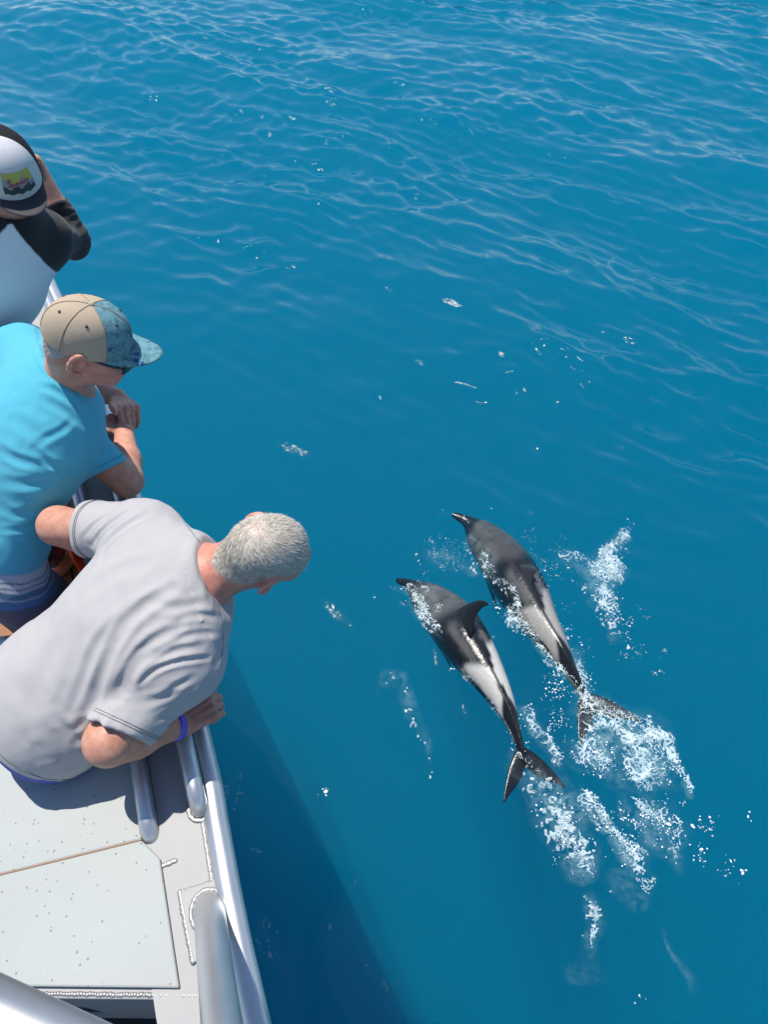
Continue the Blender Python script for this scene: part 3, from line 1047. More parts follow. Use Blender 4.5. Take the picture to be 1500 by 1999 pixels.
allv = np.vstack([np.stack([X2, Y2, Z], 1), cv])
allq = np.vstack([fq, nq + np.arange(len(bx) * 4).reshape(-1, 4)])
fo = mesh_obj('foam', allv, allq, M_FOAM)
tag(fo, 'lacy white foam and bubbles trailing behind the dolphins and the hull', 'foam', kind='stuff')
print('foam quads', len(fq))

# aerated water: a soft cloud of fine bubbles hanging just under the surface along each trail
bi_, bj_ = np.where(foam.reshape(NYs, NXs)[:-1, :-1] > 0.035)
cr = np.stack([bi_ * NXs + bj_, bi_ * NXs + bj_ + 1, (bi_ + 1) * NXs + bj_ + 1, (bi_ + 1) * NXs + bj_], 1)
uq, iv2 = np.unique(cr.ravel(), return_inverse=True)
m = NT('bubble_cloud')
c = m.coord()
st_ = m.mapping(c, (1.0, 1.0, 1.0), (0, 0, 0))
nb1 = m.noise(c, 16.0, 5, 0.7, dist=0.8)
nb2 = m.noise(c, 70.0, 3, 0.7)
al = m.math('MULTIPLY', m.attr('amount'), m.math('MULTIPLY', m.math('MULTIPLY', m.ramp(nb1, [(.38, 0.0), (.70, 1.0)]), m.ramp(m.noise(c, 5.0, 3, .6), [(.36, .1), (.62, 1.0)])), m.math('MULTIPLY_ADD', nb2, 0.9, 0.15)), clamp=True)
nd = m.principled((0.55, 0.80, 0.85), 0.9, 0.0, None, 0.1)
m.link(m.math('MULTIPLY', al, 0.85), nd.inputs['Alpha'])
bc = mesh_obj('bubble_cloud', np.stack([sx[uq], sy[uq], hz[uq] - 0.012], 1), iv2.reshape(-1, 4), m.mat)
add_attr(bc, 'amount', np.clip(foam[uq] - 0.03, 0, 1) ** 0.8)
tag(bc, 'pale cloud of fine bubbles hanging under the water along the wakes', 'bubbles', kind='stuff')

# spray: droplets and small glassy clots thrown up beside the dolphins
SPRAY = [  # (photo polyline, half width m, count, size)
    ([(1230, 1040), (1205, 1075), (1180, 1110), (1185, 1170), (1215, 1230), (1255, 1290)], .075, 420, 1.0),
    ([(1080, 1090), (1130, 1100), (1180, 1130)], .10, 220, .9),
    ([(1240, 1180), (1285, 1250)], .08, 60, .8),
    ([(830, 1090), (880, 1080), (930, 1110)], .10, 420, .7),
    ([(800, 1070), (860, 1060), (900, 1020)], .10, 60, .7),
    ([(985, 1180), (1005, 1215), (1050, 1245)], .045, 190, 1.0),
    ([(1060, 1170), (1090, 1220), (1130, 1290)], .05, 200, .9),
    ([(1075, 1320), (1080, 1380), (1095, 1430)], .07, 260, 1.1),
    ([(1105, 1290), (1135, 1340), (1160, 1395)], .05, 300, 1.0),
    ([(1150, 1400), (1200, 1440), (1240, 1450)], .12, 260, 1.0),
    ([(1160, 1460), (1190, 1490), (1180, 1510)], .09, 200, 1.1),
    ([(1240, 1430), (1300, 1470), (1310, 1540), (1350, 1580)], .05, 220, 1.1),
    ([(1230, 1570), (1280, 1610), (1300, 1640)], .09, 260, 1.2),
    ([(1350, 1570), (1390, 1620), (1425, 1700)], .035, 110, 1.2),
    ([(1380, 1670), (1400, 1700)], .05, 40, 1.3),
    ([(1060, 1560), (1100, 1620), (1120, 1680)], .08, 240, 1.0),
    ([(1140, 1580), (1200, 1625), (1250, 1700)], .035, 220, .9),
    ([(960, 1340), (1000, 1400), (1010, 1450)], .04, 190, .9),
    ([(900, 1310), (850, 1290)], .1, 12, .8),
    ([(800, 1150), (850, 1210)], .05, 60, .6),
    ([(780, 1150), (790, 1160)], .06, 40, .6),
    ([(900, 1190), (925, 1225)], .04, 80, .8),
    ([(1040, 1130), (1055, 1180)], .04, 110, .9),
    ([(1000, 1060), (1040, 1100), (1080, 1160)], .08, 110, .7),
    ([(920, 990), (980, 1000), (1060, 1060)], .12, 70, .6),
    ([(622, 1548), (640, 1556)], .015, 16, 1.4),
    ([(1455, 1592), (1486, 1590)], .01, 4, 1.4), ([(1460, 1700), (1465, 1702)], .01, 5, 1.6),
    ([(1235, 1935), (1240, 1940)], .015, 5, 1.2),
    ([(740, 765), (745, 768)], .008, 4, 1.6),
]
ico_v, ico_f = [], []
bm = bmesh.new(); bmesh.ops.create_icosphere(bm, subdivisions=1, radius=1.0)
ico_v = np.array([v.co[:] for v in bm.verts]); ico_f = np.array([[v.index for v in f.verts] for f in bm.faces]); bm.free()
_r = np.random.default_rng(21)
dv, dfc = [], []
nb = 0
for pts, w, cnt_, sz in SPRAY:
    cnt_ = max(4, int(cnt_ * 0.50)); sz = sz * 0.85
    pl = np.array([on(x, y)[:2] for x, y in pts])
    Ls = np.concatenate([[0], np.cumsum(np.linalg.norm(np.diff(pl, axis=0), axis=1))])
    # clumps
    nc = max(1, cnt_ // 7)
    ct = _r.uniform(0, Ls[-1], nc)
    cxy = np.stack([np.interp(ct, Ls, pl[:, 0]), np.interp(ct, Ls, pl[:, 1])], 1) + _r.normal(0, w * 0.7, (nc, 2))
    pick = _r.integers(0, nc, cnt_)
    xy = cxy[pick] + _r.normal(0, 0.020, (cnt_, 2)) * _r.uniform(0.3, 1.6, (cnt_, 1))
    r = 0.0021 * sz * np.exp(_r.normal(0, 0.42, cnt_))
    z = sea_z(xy[:, 0], xy[:, 1]) + 0.001 + np.abs(_r.normal(0, 0.010, cnt_)) * (_r.random(cnt_) < 0.4)
    for q in range(cnt_):
        sc = np.array([r[q] * _r.uniform(.7, 1.9), r[q] * _r.uniform(.7, 1.5), r[q] * _r.uniform(.5, 1.0)])
        a = _r.uniform(0, math.pi)
        vv = ico_v * sc * (1 + _r.uniform(-.25, .25, (len(ico_v), 1)))
        R2 = np.array([[math.cos(a), -math.sin(a), 0], [math.sin(a), math.cos(a), 0], [0, 0, 1]])
        dv.append(vv @ R2.T + V(xy[q, 0], xy[q, 1], z[q])); dfc.append(ico_f + nb); nb += len(ico_v)
M_DROP = simple_mat('spray_water', (0.86, 0.92, 0.94), 0.12, 0.0, 0.05, spec=0.8)
sp = mesh_obj('spray', np.concatenate(dv), np.concatenate(dfc), M_DROP)
tag(sp, 'bright droplets of spray scattered around the dolphins', 'spray', kind='stuff')

# ================================================================== PEOPLE: implicit modelling
def smin(a, b, k):
    h = np.maximum(k - np.abs(a - b), 0) / k
    return np.minimum(a, b) - h * h * k * 0.25
def smax(a, b, k):
    return -smin(-a, -b, k)
class Cone:                              # tapered capsule
    def __init__(s, a, b, ra, rb=None):
        s.a, s.b = np.asarray(a, np.float32), np.asarray(b, np.float32)
        s.ra, s.rb = ra, ra if rb is None else rb
    def __call__(s, P):
        ab = s.b - s.a
        t = np.clip(((P - s.a) @ ab) / (ab @ ab + 1e-9), 0, 1)
        d = P - s.a - t[:, None] * ab
        return np.sqrt(np.einsum('ij,ij->i', d, d)) - (s.ra + (s.rb - s.ra) * t)
    def bound(s):
        c = (s.a + s.b) / 2
        return c, np.linalg.norm(s.a - s.b) / 2 + max(s.ra, s.rb)
class Ell:                               # ellipsoid with axes (rows of M) and radii
    def __init__(s, c, M, r):
        s.c = np.asarray(c, np.float32); s.M = np.asarray(M, np.float32); s.r = np.asarray(r, np.float32)
    def __call__(s, P):
        q = (P - s.c) @ s.M.T
        k0 = np.sqrt(np.einsum('ij,ij->i', q / s.r, q / s.r)) + 1e-6
        k1 = np.sqrt(np.einsum('ij,ij->i', q / s.r ** 2, q / s.r ** 2)) + 1e-6
        return k0 * (k0 - 1) / k1
    def bound(s):
        return s.c, float(max(s.r))
class Group:                             # smooth union with culling
    def __init__(s, prims, k):
        s.p, s.k = prims, k
        cs = [p.bound() for p in prims]
        c = np.mean([q[0] for q in cs], 0)
        s.c = c.astype(np.float32)
        s.R = max(np.linalg.norm(q[0] - c) + q[1] for q in cs)
    def bound(s):
        return s.c, s.R
    def __call__(s, P):
        dc = np.linalg.norm(P - s.c, axis=1) - s.R
        out = np.maximum(dc, 0.02).astype(np.float32)
        m = dc < 0.06
        if m.any():
            Q = P[m]
            d = None
            for p in s.p:
                e = p(Q)
                d = e if d is None else smin(d, e, s.k)
            out[m] = d
        return out

def surface_nets(f, lo, hi, h):
    lo = np.asarray(lo, float); hi = np.asarray(hi, float)
    B = 5
    n = (np.ceil((hi - lo) / h / B).astype(int) + 1) * B
    nb = n // B
    H = h * B
    cg = np.stack(np.meshgrid(*[lo[i] + (np.arange(nb[i]) + 0.5) * H - 0.5 * h for i in range(3)], indexing='ij'), -1).reshape(-1, 3).astype(np.float32)
    cd = f(cg)
    actb = np.abs(cd) < H * 1.25
    F = np.repeat(np.repeat(np.repeat(np.where(cd > 0, 1.0, -1.0).astype(np.float32).reshape(nb), B, 0), B, 1), B, 2)
    loc = np.stack(np.meshgrid(*[np.arange(B)] * 3, indexing='ij'), -1).reshape(-1, 3)
    bi = np.stack(np.unravel_index(np.where(actb)[0], nb), 1) * B
    vi = (bi[:, None] + loc[None]).reshape(-1, 3)
    pts = (lo + vi * h).astype(np.float32)
    vals = np.empty(len(pts), np.float32)
    for s in range(0, len(pts), 400000):
        vals[s:s + 400000] = f(pts[s:s + 400000])
    F[vi[:, 0], vi[:, 1], vi[:, 2]] = vals
    neg = F < 0
    c = neg[:-1, :-1, :-1].astype(np.int8)
    tot = np.zeros_like(c)
    for dx in (0, 1):
        for dy in (0, 1):
            for dz in (0, 1):
                tot += neg[dx:n[0] - 1 + dx, dy:n[1] - 1 + dy, dz:n[2] - 1 + dz]
    cell = (tot > 0) & (tot < 8)
    ci = np.stack(np.where(cell), 1)
    idm = -np.ones(cell.shape, np.int32)
    idm[cell] = np.arange(len(ci))
    acc = np.zeros((len(ci), 3)); w = np.zeros(len(ci))
    offs = [(0, 0, 0), (1, 0, 0), (0, 1, 0), (1, 1, 0), (0, 0, 1), (1, 0, 1), (0, 1, 1), (1, 1, 1)]
    val = [F[ci[:, 0] + o[0], ci[:, 1] + o[1], ci[:, 2] + o[2]] for o in offs]
    for i in range(8):
        for j in range(i + 1, 8):
            a, b = np.array(offs[i]), np.array(offs[j])
            if np.abs(a - b).sum() != 1: continue
            x = (val[i] < 0) != (val[j] < 0)
            t = val[i] / (val[i] - val[j] + 1e-12)
            acc[x] += a + (b - a) * t[x][:, None]
            w[x] += 1
    verts = lo + (ci + acc / w[:, None]) * h
    quads_ = []
    for ax_i in range(3):
        sl0 = [slice(None)] * 3; sl1 = [slice(None)] * 3
        sl0[ax_i] = slice(0, n[ax_i] - 1); sl1[ax_i] = slice(1, n[ax_i])
        a = neg[tuple(sl0)]; b = neg[tuple(sl1)]
        e = np.stack(np.where(a != b), 1)
        flip = a[e[:, 0], e[:, 1], e[:, 2]]
        u, v_ = (ax_i + 1) % 3, (ax_i + 2) % 3
        ok = (e[:, u] > 0) & (e[:, v_] > 0) & (e[:, u] < n[u] - 1) & (e[:, v_] < n[v_] - 1)
        e, flip = e[ok], flip[ok]
        def cid(du, dv):
            q = e.copy(); q[:, u] += du; q[:, v_] += dv
            return idm[q[:, 0], q[:, 1], q[:, 2]]
        q4 = np.stack([cid(-1, -1), cid(0, -1), cid(0, 0), cid(-1, 0)], 1)
        q4[~flip] = q4[~flip][:, ::-1]
        quads_.append(q4)
    return verts, np.concatenate(quads_)

def trace_line(f, pts, n=30):           # where the rays of a line of photo positions meet a surface
    q = smooth_path([V(a, b, 0) for a, b in pts], n)
    r = np.array([ray(a, b) for a, b, _ in q]); rl = np.linalg.norm(r, axis=1)
    t = np.full(len(q), 1.0); done = np.zeros(len(q), bool)
    for _ in range(90):
        d = f((CO + r * t[:, None]).astype(np.float32))
        done |= d < 0.0006
        t = np.where(done, t, t + np.maximum(d, 0.0006) / rl * 0.8)
        if (done | (t > 3.4)).all(): break
    out = (CO + r * t[:, None])[done]
    return out if len(out) > 2 else None
class Fold:
    def __init__(s, line, width, depth):
        s.l = np.asarray(line, np.float32)[::2]; s.w, s.d = width, depth
        s.c = s.l.mean(0); s.R = np.linalg.norm(s.l - s.c, axis=1).max() + width * 3
    def __call__(s, P):
        out = np.zeros(len(P), np.float32)
        m = np.linalg.norm(P - s.c, axis=1) < s.R
        if m.any():
            Q = P[m]; best = np.full(len(Q), 1e9, np.float32)
            n = len(s.l) - 1
            wt = np.zeros(len(Q), np.float32)
            for i in range(n):
                a, b = s.l[i], s.l[i + 1]
                ab = b - a
                t = np.clip(((Q - a) @ ab) / (ab @ ab + 1e-9), 0, 1)
                d = np.linalg.norm(Q - a - t[:, None] * ab, axis=1)
                u = (i + t) / n
                k = d < best
                best[k] = d[k]; wt[k] = (np.sin(np.pi * np.clip(u[k], 0.04, 0.96)) ** 0.6)
            g = best / s.w
            out[m] = s.d * wt * (np.exp(-g * g) - 0.55 * np.exp(-((g - 1.7) / 0.8) ** 2))
        return out

def head_prims(c, F, U, size=1.0, ear=1.0):
    F = nrm(F); U = nrm(U - F * np.dot(U, F)); R = np.cross(F, U)
    M = np.array([R, F, U])
    k = size
    def L(r, f, u): return c + (R * r + F * f + U * u) * k
    pr = [Ell(L(0, -.012, .030), M, np.array([.077, .097, .088]) * k),
          Ell(L(0, .022, -.030), M, np.array([.063, .072, .082]) * k),
          Ell(L(0, .045, -.075), M, np.array([.046, .045, .040]) * k),
          Ell(L(0, -.045, -.035), M, np.array([.060, .055, .060]) * k),
          Cone(L(0, .082, -.100), L(0, .080, -.098), .018 * k),
          Cone(L(0, .090, .005), L(0, .110, -.030), .010 * k, .014 * k),
          Cone(L(-.016, .098, -.034), L(.016, .098, -.034), .011 * k),
          Cone(L(-.038, .068, .010), L(.038, .068, .010), .015 * k),
          Cone(L(-.020, .088, -.064), L(.020, .088, -.064), .010 * k),
          Cone(L(-.048, .055, -.020), L(-.030, .070, -.028), .018 * k), Cone(L(.048, .055, -.020), L(.030, .070, -.028), .018 * k)]
    ears = []
    for s in (-1, 1):
        e0 = L(s * (.078 if ear >= 1 else .074), -.008, -.006)
        ring = [e0 + (R * s * (.013 + .008 * math.cos(math.radians(a))) * ear + F * (.022 * math.cos(math.radians(a)) * -1) + U * .034 * math.sin(math.radians(a))) * k for a in np.linspace(-110, 120, 9)]
        for q0, q1 in zip(ring[:-1], ring[1:]):
            ears.append(Cone(q0, q1, .0058 * k))
        ears.append(Ell(e0 + R * s * .004 * k, M, np.array([.007, .016, .026]) * k))
    return pr, ears, M, L

def hand_prims(w, f, b, side, curls, thumb=(0.7, 0.6, -0.2), spread=0.0, size=1.0):
    f = nrm(f); b = nrm(b - f * np.dot(b, f)); t = nrm(np.cross(f, b)) * side
    pr = []
    Ls = [(.042, .026, .021), (.046, .029, .022), (.042, .027, .021), (.034, .021, .019)]
    Rs = [.0098, .0100, .0095, .0085]
    for i in range(4):
        k = size
        ox = (.030 - .0205 * i) * k
        base = w + f * (.092 - .004 * abs(i - 1)) * k + t * ox
        root = w + f * .012 * k + t * ox * 0.62
        pr.append(Cone(root, base, .0155 * k, .0125 * k))
        p = base; ang = 0.0
        for j in range(3):
            ang += math.radians(curls[i][j])
            d = f * math.cos(ang) - b * math.sin(ang) + t * spread * (1.5 - i) * 0.12
            q = p + nrm(d) * Ls[i][j] * k
            pr.append(Cone(p, q, Rs[i] * (1 - .06 * j) * k, Rs[i] * (0.92 - .08 * j) * k))
            p = q
    k = size
    tb = w + f * .030 * k + t * .026 * k - b * .006 * k
    td = nrm(t * thumb[0] + f * thumb[1] + b * thumb[2])
    t1 = tb + td * .042 * k
    td2 = nrm(td + f * .45 - t * .15)
    t2 = t1 + td2 * .034 * k
    t3 = t2 + nrm(td2 + f * .2 - b * .25) * .024 * k
    pr += [Cone(w + f * .012 * k, tb, .016 * k, .016 * k), Cone(tb, t1, .0155 * k, .0125 * k), Cone(t1, t2, .0120 * k, .0108 * k), Cone(t2, t3, .0106 * k, .0085 * k)]
    return pr

def torso_frame(N, P, SR, SL):
    S = nrm(N - P); Lt = nrm(SR - SL); Lt = nrm(Lt - S * np.dot(Lt, S)); Fr = np.cross(S, Lt)
    return S, Lt, Fr                     # spine, towards his right, forward (right-handed: S x R = ... )

def skin_mat():
    m = NT('skin')
    c = m.attr('tint', 'Color')
    co = m.coord()
    n = m.noise(co, 38.0, 5, 0.7)
    n2 = m.noise(co, 150.0, 2, 0.6)
    cc = m.mix(1.0, c, m.mix(m.ramp(n, [(.3, 0.0), (.7, 1.0)]), (0.80, 0.70, 0.68), (1.14, 1.12, 1.10)), 'MULTIPLY')
    nd = m.principled(cc, 0.48, 0.0, m.bump(n2, 0.22, 0.0015), 0.4)
    nd.inputs['Subsurface Weight'].default_value = 0.18
    nd.inputs['Subsurface Radius'].default_value = (0.010, 0.004, 0.002)
    nd.inputs['Subsurface Scale'].default_value = 0.5
    return m.mat
M_SKIN = skin_mat()
SKIN = V(.57, .305, .215)
RED = V(.60, .225, .175)
def cloth_mat(name, colr, heather=0.06, rough=0.85, bumpk=0.25, attr=None, scale=380.0):
    m = NT(name)
    co = m.coord()
    n = m.noise(co, scale, 2, 0.6)
    n2 = m.noise(co, 16.0, 4, 0.6)
    base = m.attr(attr, 'Color') if attr else colr
    f = m.math('ADD', m.math('MULTIPLY', n, heather * 2), m.math('MULTIPLY', n2, heather))
    hi = m.mix(1.0, base, m.mix(m.math('MULTIPLY', f, 2.0, clamp=True), (1 - heather * 2,) * 3, (1 + heather * 2,) * 3), 'MULTIPLY')
    nd = m.principled(hi, rough, 0.0, m.bump(m.math('ADD', n, m.math('MULTIPLY', m.noise(co, 55.0, 3), 0.9)), bumpk, 0.0022), 0.25)
    nd.inputs['Sheen Weight'].default_value = 0.15
    nd.inputs['Sheen Roughness'].default_value = 0.6
    return m.mat

def bounds(prims, pad):
    lo = np.min([p.bound()[0] - p.bound()[1] for p in prims], 0) - pad
    hi = np.max([p.bound()[0] + p.bound()[1] for p in prims], 0) + pad
    return lo, hi
def flat(groups):
    out = []
    for g in groups:
        out += g.p if isinstance(g, Group) else [g]
    return out
def union(groups, k):
    def f(P):
        d = None
        for g in groups:
            e = g(P)
            d = e if d is None else smin(d, e, k)
        return d
    return f
def thin_line(name, pts, r, mat, parent):
    v, f = tube_geo(pts, r, 6)
    return mesh_obj(name, v, f, mat, parent)
def foot_prims(ankle, fwd):
    fwd = nrm(V(fwd[0], fwd[1], 0)); s = V(-fwd[1], fwd[0], 0)
    g = V(ankle[0], ankle[1], ZD + 0.006)
    pr = [Cone(g + fwd * -.045 + V(0, 0, .032), g + fwd * .07 + V(0, 0, .038), .034, .034),
          Cone(V(*ankle), g + fwd * .05 + V(0, 0, .05), .038, .034),
          Cone(g + fwd * .07 + V(0, 0, .032), g + fwd * .15 + V(0, 0, .022), .038, .030),
          Cone(g + fwd * .11 + s * .02 + V(0, 0, .022), g + fwd * .11 - s * .022 + V(0, 0, .02), .026, .022)]
    for i, (o, l) in enumerate(((.030, .205), (.013, .200), (-.003, .192), (-.017, .183), (-.031, .170))):
        r = .013 if i == 0 else .0095
        pr.append(Cone(g + fwd * .14 + s * o + V(0, 0, .018), g + fwd * (l) + s * o + V(0, 0, r + .002), r * 1.1, r))
    return pr

def strands(name, roots, nors, dirs, length, width, mat, parent, seed):
    r = np.random.default_rng(seed)
    n = len(roots)
    ln = length * r.uniform(0.6, 1.25, n)[:, None]
    d0 = dirs + r.normal(0, 0.13, (n, 3)); d0 /= np.linalg.norm(d0, axis=1)[:, None]
    d1 = d0 - nors * 0.22 + r.normal(0, 0.12, (n, 3)); d1 /= np.linalg.norm(d1, axis=1)[:, None]
    sd = np.cross(d0, nors + r.normal(0, .3, (n, 3))); sd /= np.linalg.norm(sd, axis=1)[:, None]
    w = width * r.uniform(0.6, 1.3, n)[:, None]
    p0 = roots; p1 = p0 + d0 * ln * 0.5; p2 = p1 + d1 * ln * 0.5
    v = np.stack([p0 - sd * w, p0 + sd * w, p1 + sd * w * .8, p1 - sd * w * .8, p2], 1).reshape(-1, 3)
    b = np.arange(n)[:, None] * 5
    f4 = b + np.array([[0, 1, 2, 3]]); f3 = b + np.array([[3, 2, 4]])
    faces = [tuple(q) for q in f4.tolist()] + [tuple(q) for q in f3.tolist()]
    o = mesh_obj(name, v, faces, mat, parent)
    add_attr(o, 'shade', np.repeat(r.uniform(0, 1, n), 5))
    return o
def hair_mat(name, dark, light):
    m = NT(name)
    m.principled(m.mix(m.attr('shade'), dark, light), 0.45, 0.0, None, 0.5)
    return m.mat

# ------------------------------------------------------------------ shared caps
def cap_geo(c, R, F, U, p0, p1, rad=(.090, .111, .118), rim=.012, n=14, mth=14, off=0.0, rimcurve=0.0):
    v = []
    for i in range(mth + 1):
        e = math.radians(90) * (i / mth) ** 0.9          # 0 = rim, 90 = top
        for j in range(n + 1):
            a = math.radians(lerp(p0, p1, j / n))
            q = math.cos(e) ** 0.80
            u = rim + (rad[2] - rim) * math.sin(e) ** 0.92
            bul = 1.0 + 0.018 * math.sin(math.pi * j / n) * math.sin(min(1, e) * 1.4)
            x = rad[0] * q * math.cos(a) * bul; y = rad[1] * q * math.sin(a) * bul
            v.append(c + R * (x * (1 + off)) + F * (y * (1 + off)) + U * (u * (1 + off * .6)))
    f = []
    for i in range(mth):
        for j in range(n):
            f.append((i * (n + 1) + j, i * (n + 1) + j + 1, (i + 1) * (n + 1) + j + 1, (i + 1) * (n + 1) + j))
    return np.array(v), f
def brim_geo(c, R, F, U, rad=(.090, .111), rim=.012, length=.072, droop=.02, a0=28, a1=152, n=26, mth=9):
    top, v, f = [], [], []
    for s_ in (0, 1):
        for i in range(mth + 1):
            t = i / mth
            for j in range(n + 1):
                a = math.radians(lerp(a0, a1, j / n))
                x0 = rad[0] * math.cos(a); y0 = rad[1] * math.sin(a)
                w = math.sin(math.pi * j / n) ** 0.55
                y = y0 + t * length * w
                x = x0 * (1 - 0.06 * t * t)
                u = rim - droop * (x / rad[0]) ** 2 * (1.15 * t) - 0.006 * t - s_ * .003 + 0.010 * t
                v.append(c + R * x + F * y + U * u)
    w_ = n + 1; m_ = (mth + 1) * w_
    for i in range(mth):
        for j in range(n):
            q = (i * w_ + j, i * w_ + j + 1, (i + 1) * w_ + j + 1, (i + 1) * w_ + j)
            f.append(q); f.append(tuple(k + m_ for k in q[::-1]))
    for j in range(n):
        q = mth * w_ + j
        f.append((q, q + 1, q + 1 + m_, q + m_))
    return np.array(v), f

# ================================================================== MAN IN THE GREY T-SHIRT
def img(r, u, fw):                       # direction given as photo right / up / away
    return CR * r + CU * u + CF * fw
N1 = at(392, 1112, 1.74); HC1 = at(522, 1077, 1.705)
SR1 = at(356, 1292, 1.74); SL1 = at(284, 1042, 1.87)
P1 = at(78, 1385, 1.80)
S, Lt, Fr = torso_frame(N1, P1, SR1, SL1)
if np.dot(Fr, CF) < 0: Fr = -Fr          # chest faces away from the camera
MT = np.array([Lt, Fr, S])
ER1 = at(212, 1447, 1.655); WR1 = at(350, 1415, 1.815)
EL1 = at(112, 1026, 1.98); WL1 = at(225, 1068, 2.10)
F1 = nrm(img(.86, .04, .50)); U1 = nrm(img(.35, .40, -.82))
hp, ears, HM1, HL1 = head_prims(HC1, F1, U1, .97, .8)
torso = [Ell(lerp(P1, N1, .66), MT, [.176, .100, .165]), Ell(lerp(P1, N1, .42) + Fr * .03, MT, [.180, .145, .22]), Ell(P1 + S * .01, MT, [.160, .135, .13]),
         Cone(SR1 - S * .015, SL1 - S * .015, .064), Cone(N1 + Fr * .02 - S * .015, SR1, .050, .058), Cone(N1 + Fr * .02 - S * .015, SL1, .050, .058)]
neck = [Cone(N1 + Fr * .03 - S * .03, HC1 - U1 * .035 - F1 * .025, .064, .060)]
armR = [Cone(SR1, ER1, .058, .052), Cone(ER1, lerp(ER1, WR1, .35), .050, .049), Cone(lerp(ER1, WR1, .35), WR1, .049, .031)]
armL = [Cone(SL1, EL1, .056, .048), Cone(EL1, lerp(EL1, WL1, .35), .047, .045), Cone(lerp(EL1, WL1, .35), WL1, .045, .031)]
handR = hand_prims(WR1, img(.80, .50, .32), img(-.1, .25, -.95), -1, [(62, 75, 40)] * 4, thumb=(.9, .5, -.6))
if np.dot(np.cross(nrm(img(.80, .50, .32)), nrm(img(-.1, .25, -.95))) * -1, CU) < 0:
    handR = hand_prims(WR1, img(.80, .50, .32), img(-.1, .25, -.95), 1, [(62, 75, 40)] * 4, thumb=(.9, .5, -.6))
handL = hand_prims(WL1, img(.9, .15, .5), V(0, 0, 1), 1, [(50, 60, 30)] * 4)
fo1 = V(.9, .44, 0); sd1 = V(-.44, .9, 0)
hipR = P1 - sd1 * .055 + S * .02 - V(0, 0, .03); hipL = P1 + sd1 * .125 + S * .02 - V(0, 0, .03)
footR = V(-1.16, .76, ZD); footL = V(-1.10, 1.06, ZD)
legs = []
for hip, ft in ((hipR, footR), (hipL, footL)):
    kn = lerp(hip, ft + V(0, 0, .08), .50) + fo1 * .05
    an = ft + V(0, 0, .09)
    legs.append(Group([Cone(hip, kn, .080, .060), Cone(kn, lerp(kn, an, .35), .058, .056), Cone(lerp(kn, an, .35), an, .056, .038)], .03))
    legs.append(Group(foot_prims(an, fo1 + sd1 * .1), .012))
G1 = [Group(torso, .08), Group(hp, .028), Group(neck, .03), Group(armR, .03), Group(armL, .03)] + legs[0::2]
g_fine1 = [Group(ears, .008), Group(handR, .0045), Group(handL, .0045)] + legs[1::2]
def body1(P):
    d = union(G1, .035)(P)
    return smin(d, union(g_fine1, .010)(P), .009)
lo, hi = bounds(flat(G1 + g_fine1), .02)
man1 = empty('person', (float(P1[0]) - .2, float(P1[1]) + .15, ZD))
tag(man1, 'person with short grey hair in a light grey t-shirt leaning far over the rail', 'person', 'people at the rail')
v, f = surface_nets(body1, lo, hi, .0040)
b1o = mesh_obj('body', v, f, M_SKIN, man1)
vf = v.astype(np.float32)
tint = np.tile(SKIN, (len(v), 1))
nk = np.exp(-(np.linalg.norm(v - lerp(N1, HC1, .35), axis=1) / .10) ** 2)
tint = tint * (1 - .8 * nk[:, None]) + RED * .8 * nk[:, None]
for e_ in (ER1, EL1):
    k = .45 * np.exp(-(np.linalg.norm(v - e_, axis=1) / .06) ** 2)
    tint = tint * (1 - k[:, None]) + V(.55, .25, .17) * k[:, None]
hk = .6 * np.exp(-(np.linalg.norm(v - (WR1 + nrm(img(.8, .5, .3)) * .07), axis=1) / .08) ** 2)
tint = tint * (1 - hk[:, None]) + V(.44, .19, .15) * hk[:, None]
er = np.exp(-(np.minimum(np.linalg.norm(v - HL1(.085, -.008, -.006), axis=1), np.linalg.norm(v - HL1(-.085, -.008, -.006), axis=1)) / .03) ** 2)
tint = tint * (1 - .9 * er[:, None]) + V(.56, .20, .18) * .9 * er[:, None]
# scalp under the hair
hl = (v - HC1) @ HM1.T
def scalp_mask(h):                       # local head coordinates (right, forward, up): 1 where hair grows
    a = (h[:, 1] > -.13) & (np.linalg.norm(h, axis=1) < .135)
    line = -.010 + .36 * np.clip(h[:, 1] + .02, -.10, .12)      # lower at the back, higher at the front
    earc = np.exp(-((h[:, 1] + .008) / .030) ** 2) * (np.abs(h[:, 0]) > .05) * .055
    return a * sstep(line + earc - .008, line + earc + .008, h[:, 2]) * (1 - sstep(.075, .085, h[:, 1]) * (1 - sstep(.03, .05, h[:, 2])))
sm1 = scalp_mask(hl) * (er < .25)
tint = tint * (1 - sm1[:, None]) + V(.46, .37, .31) * sm1[:, None]
add_col(b1o, 'tint', tint)

# hair
def grow(v, f, mask, count, seed):
    r = np.random.default_rng(seed)
    cen = v[f].mean(1)
    fm = mask[f].mean(1) > 0.5
    ff = f[fm]
    a = v[ff[:, 1]] - v[ff[:, 0]]; b = v[ff[:, 3]] - v[ff[:, 0]]
    nn = np.cross(a, b); ar = np.linalg.norm(nn, axis=1); nn = nn / (ar[:, None] + 1e-12)
    pick = r.choice(len(ff), count, p=ar / ar.sum())
    u, w = r.uniform(0, 1, count), r.uniform(0, 1, count)
    pts = v[ff[pick, 0]] + a[pick] * u[:, None] + b[pick] * w[:, None]
    return pts, nn[pick]
M_HAIR1 = hair_mat('grey_hair', (.33, .28, .22), (.82, .76, .66))
pts, nn = grow(v, f, sm1, 34000, 3)
if np.mean(np.einsum('ij,ij->i', nn, pts - HC1)) < 0: nn = -nn
lh = (pts - HC1) @ HM1.T
wh = np.array([-.010, -.050, .095])      # whorl on the crown
away = lh - wh
away[:, 2] *= 0.3
